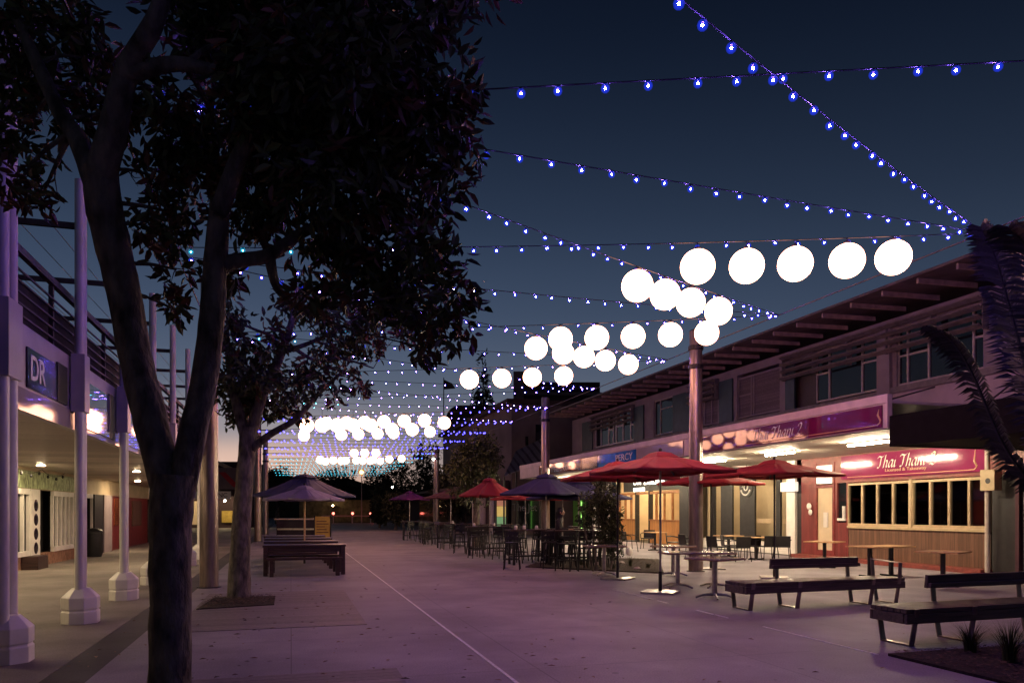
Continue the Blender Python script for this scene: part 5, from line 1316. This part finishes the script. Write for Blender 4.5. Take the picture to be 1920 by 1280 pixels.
ds = thing('shopfront_row', 'row of dark shopfronts behind the stools and far umbrellas', 'building', (17.5, 60, 0))
def bd(mb, n_, m, **k): return mb.build(n_, m, ds, world=True, **k)
XQ = 13.4
bd(MB().box(XQ, 47.2, 0, XQ + .4, 92, 3.6), 'wall', M['fardark'])
bd(MB().box(XQ - 2.2, 48, 3.1, XQ - .003, 92, 3.3), 'veranda', M['fardark'])
for a, c in ((48, 50.5), (56, 61), (63, 70), (72, 80)): bd(MB().box(XQ - .08, a, .4, XQ - .003, c, 2.7), 'shop_window', M['pane'])
for px, w_ in ((893, .35), (908, .7), (927, .3)):
    yk = YX(XQ, px); bd(MB().tube([(XQ - .1, yk, 0), (XQ - .1, yk, 3.05)], w_ * .6, 14), 'white_pillar', M['white'], smooth=True)
yk = YX(XQ - .1, 943)
ps_ = thing('poster', 'glowing yellow, green and orange poster in the dark shopfront', 'poster', (XQ - .15, yk, .5))
MB().box(-.06, -1.2, -.05, 0, 1.2, 2.3).build('frame', M['black'], ps_)
for z0, z1, mm in ((0, .7, glow('poster_green', (.12, .45, .15), .5)), (.72, 1.4, glow('poster_yellow', (.9, .6, .1), .55)), (1.42, 2.2, glow('poster_orange', (.7, .22, .08), .4))): MB().box(-.075, -1.05, z0, -.062, 1.05, z1).build('colour_band', mm, ps_)
bf(MB().box(14.2, 46.9, .3, 16.9, 46.99, 2.9), 'shop_window', M['pane'])
ws = thing('window_sign', 'pale lettering on the dark shop glass behind the stools', 'sign', (14.75, 46.86, 1.5))
text('lettering', 'The Jet', .7, M['inkdim'], ws, (0, 0, .3), FACE_C, width=1.7, depth=.004)
tw = thing('office_tower', 'dark flat topped tower beyond the low buildings on the right', 'building', (*D(1055, 100), 0), -YAW)
MB().box(-6.2, 0, 0, 5, 8, 18.8).build('wall', M['fardark'], tw); MB().box(-6.6, -.3, 0, -5.2, .1, 20.2).build('pier', M['farwall'], tw)
MB().box(-6.4, -.4, 17.0, 5.2, 8.2, 17.4).build('ledge', M['farwall'], tw)
hb = thing('hall_building', 'low dark building with a rounded roof corner under the blue lights', 'building', (*D(935, 85), 0), -YAW)
prof = []
m = MB()
n = 12; vs = []
W0, W1, H0 = -6.0, 8.0, 13.6
out_ = [(W0, 0)] + [(W0 + 1.6 - 1.6 * math.cos(R(90 * k / n)), H0 - 1.6 + 1.6 * math.sin(R(90 * k / n))) for k in range(n + 1)] + [(W1, H0), (W1, 0)]
k_ = len(out_); m.add([(a, 0, b_) for a, b_ in out_] + [(a, 7, b_) for a, b_ in out_], [tuple(range(k_)), tuple(range(k_, 2 * k_))[::-1]] + [(i, (i + 1) % k_, k_ + (i + 1) % k_, k_ + i) for i in range(k_)])
m.build('wall', M['fardark'], hb)
fp = thing('flagpole', 'thin flagpole with a small dark flag against the dusk sky', 'flagpole', (*D(832, 82), 0), -YAW)
MB().tube([(0, 0, 0), (0, 0, 16.2)], [.09, .05], 8).build('pole', M['darkmetal'], fp)
MB().add([(0, 0, 16), (.9, .1, 15.6), (1.3, -.1, 15.0), (0, 0, 14.9), (0, .03, 16), (.9, .13, 15.6), (1.3, -.07, 15.0), (0, .03, 14.9)], [(0, 1, 2, 3), (7, 6, 5, 4), (0, 4, 5, 1), (1, 5, 6, 2), (2, 6, 7, 3), (3, 7, 4, 0)]).build('flag', M['fardark'], fp)
rw = thing('retaining_wall', 'low stone bank lit olive at the end of the street', 'wall', (*D(655, 104), 0), -YAW)
m = MB(); m.box(-7, 0, 0, 3.6, .6, 2.9); m.build('stone_face', M['stone'], rw, bevel=.05); MB().box(-7.2, -.12, 2.9, 3.8, .75, 3.1).build('coping', M['stone'], rw)
wl = None
wl = thing('flood_lamp', 'small yellow lamp washing the stone bank', 'lamp', (*D(624, 102.6), 2.3), -YAW)
MB().ball((0, 0, 0), .12, 10, 8).build('lens', M['roomhot'], wl); MB().box(-.12, .05, -.12, .12, 1.5, .0).build('bracket', M['darkmetal'], wl)
def lamp(name, label, px, zc, h, m, r=.22, poler=.08):
    o = thing(name, label, 'street lamp', (*D(px, zc), 0), -YAW, 'far street lamps')
    MB().tube([(0, 0, 0), (0, 0, h - .2)], [poler, poler * .6], 8).build('pole', M['pipe'], o); MB().ball((0, -.02, h), r, 12, 8).build('lens', m, o, smooth=True); MB().box(-.1, -.1, h + r * .8, .1, .1, h + r + .05).build('hood', M['darkmetal'], o)
    return o
lamp('street_lamp', 'glowing orange street lamp at the end of the street', 678, 98, 6.65, M['sodium'], .24)
lamp('street_lamp', 'slim street lamp with a small white light right of the orange one', 736, 92, 4.5, M['whitel'], .13)
lamp('street_lamp', 'small white lamp beside the far right steel pole', 813, 53.6, 5.3, M['whitel'], .1, .02)
bl0 = None
for px, lab in ((625, 'red warning lamp at the left of the three on the barrier'), (661, 'middle red warning lamp on the barrier'), (695, 'red warning lamp at the right of the three on the barrier')):
    if bl0 is None:
        bl0 = thing('warning_lamp', lab, 'warning lamp', (*D(px, 97), 0), 0, 'red lamps on the barrier')
        MB().ball((0, 0, 1.25), .17, 12, 8).build('lens', M['redl'], bl0, smooth=True); MB().tube([(0, 0, 0), (0, 0, 1.1)], .06, 8).build('post', M['white'], bl0)
    else: dup(bl0, lab, (*D(px, 97), 0))
br = thing('barrier', 'pale rail barrier across the end of the street', 'barrier', (*D(660, 98), 0), -YAW)
MB().box(-4, 0, .85, 3.6, .08, 1.0).build('rail', M['pipe'], br); MB().box(-3.9, .02, 0, -3.75, .07, .85).box(-.1, .02, 0, .05, .07, .85).box(3.4, .02, 0, 3.55, .07, .85).build('leg', M['pipe'], br)
# dark land closing the horizon
hm = MB(); N_ = 60; vs = []
for k in range(N_ + 1):
    a = R(-75 + 150 * k / N_); rr3 = 190
    x_, y_ = rr3 * math.sin(a + YAW), rr3 * math.cos(a + YAW); hh = 9 + 2.2 * math.sin(k * .9) + 1.4 * math.sin(k * 2.3) + .8 * math.sin(k * 5.1)
    vs += [(x_, y_, -1), (x_, y_, hh), (x_ * 1.4, y_ * 1.4, hh + 2), (x_ * 1.4, y_ * 1.4, -1)]
hm.add(vs, [(4 * k + i, 4 * k + (i + 1) % 4, 4 * k + 4 + (i + 1) % 4, 4 * k + 4 + i) for k in range(N_) for i in range(3)])
tag(hm.build('hills', M['leaffar']), kind='structure')
so = [o for o in bpy.data.objects if o.get('label', '').startswith('glowing orange street lamp')][0]
MB().ball((0, -.02, 6.65), .46, 14, 9).build('diffuser', M['sodiumshell'], so, smooth=True)  # added glowing ball imitating the lamp's orange halo
for lab, px, zc, rz in (('black chair by the red shopfront under the arcade', 247, 38, 80), ('second black chair by the red shopfront nearer the trunk', 262, 39, 120)):
    x, y = D(px, zc); dup(C0, lab, (x, y, 0), R(rz))
# far left: shop past the arcade
fs = thing('corner_shop', 'far corner shop with a white sign seen past the left steel pole', 'building', (*D(400, 70), 0), -YAW)
MB().box(-9, 0, 0, 3.2, 6, 6.2).build('wall', M['fardark'], fs)
MB().box(-9, -2.5, 2.9, 3.0, -.01, 3.1).build('canopy', M['fardark'], fs)
MB().box(-9, -2.6, 2.65, 2.6, -2.51, 3.35).build('sign_board', M['white'], fs)
text('lettering', 'USNC', .55, M['inkblack'], fs, (1.55, -2.62, 3.0), FACE_C, width=1.5, depth=.004)
MB().bar((-2, -1, 7.4), (3.0, -1, 5.0), .3, .3).build('gable_board', M['cream'], fs)
MB().box(-7, -.06, .3, -.2, -.01, 2.5).build('shop_window', M['room'] if False else M['beige'], fs)
MB().box(-.1, -.3, .6, .5, -.02, 1.6).build('red_door_panel', M['redpaint'], fs); MB().box(.9, -.3, .5, 1.9, -.02, 1.6).build('yellow_panel', M['yellow'], fs)
for z in (2.45,): MB().ball((2.0, -2.4, 2.5), .08, 8, 6).ball((-1.4, -2.4, 2.5), .08, 8, 6).build('canopy_lamp', M['warm'], fs)
bnr = thing('banner', 'red and grey slanted banner above the white sign of the far corner shop', 'banner', (*D(425, 66), 0), -YAW)
MB().box(-2.2, 0, 3.5, 1.6, .06, 5.4).build('grey_cloth', M['farwall'], bnr)
MB().add([(-.7, -.05, 5.0), (-.1, -.05, 5.0), (1.2, -.05, 3.7), (.6, -.05, 3.7), (-.7, -.03, 5.0), (-.1, -.03, 5.0), (1.2, -.03, 3.7), (.6, -.03, 3.7)], [(0, 1, 2, 3), (7, 6, 5, 4), (0, 4, 5, 1), (1, 5, 6, 2), (2, 6, 7, 3), (3, 7, 4, 0)]).build('red_stripe', M['canvasred'], bnr)
MB().tube([(-2.1, .03, 0), (-2.1, .03, 5.5)], .05, 8).build('pole', M['darkmetal'], bnr)
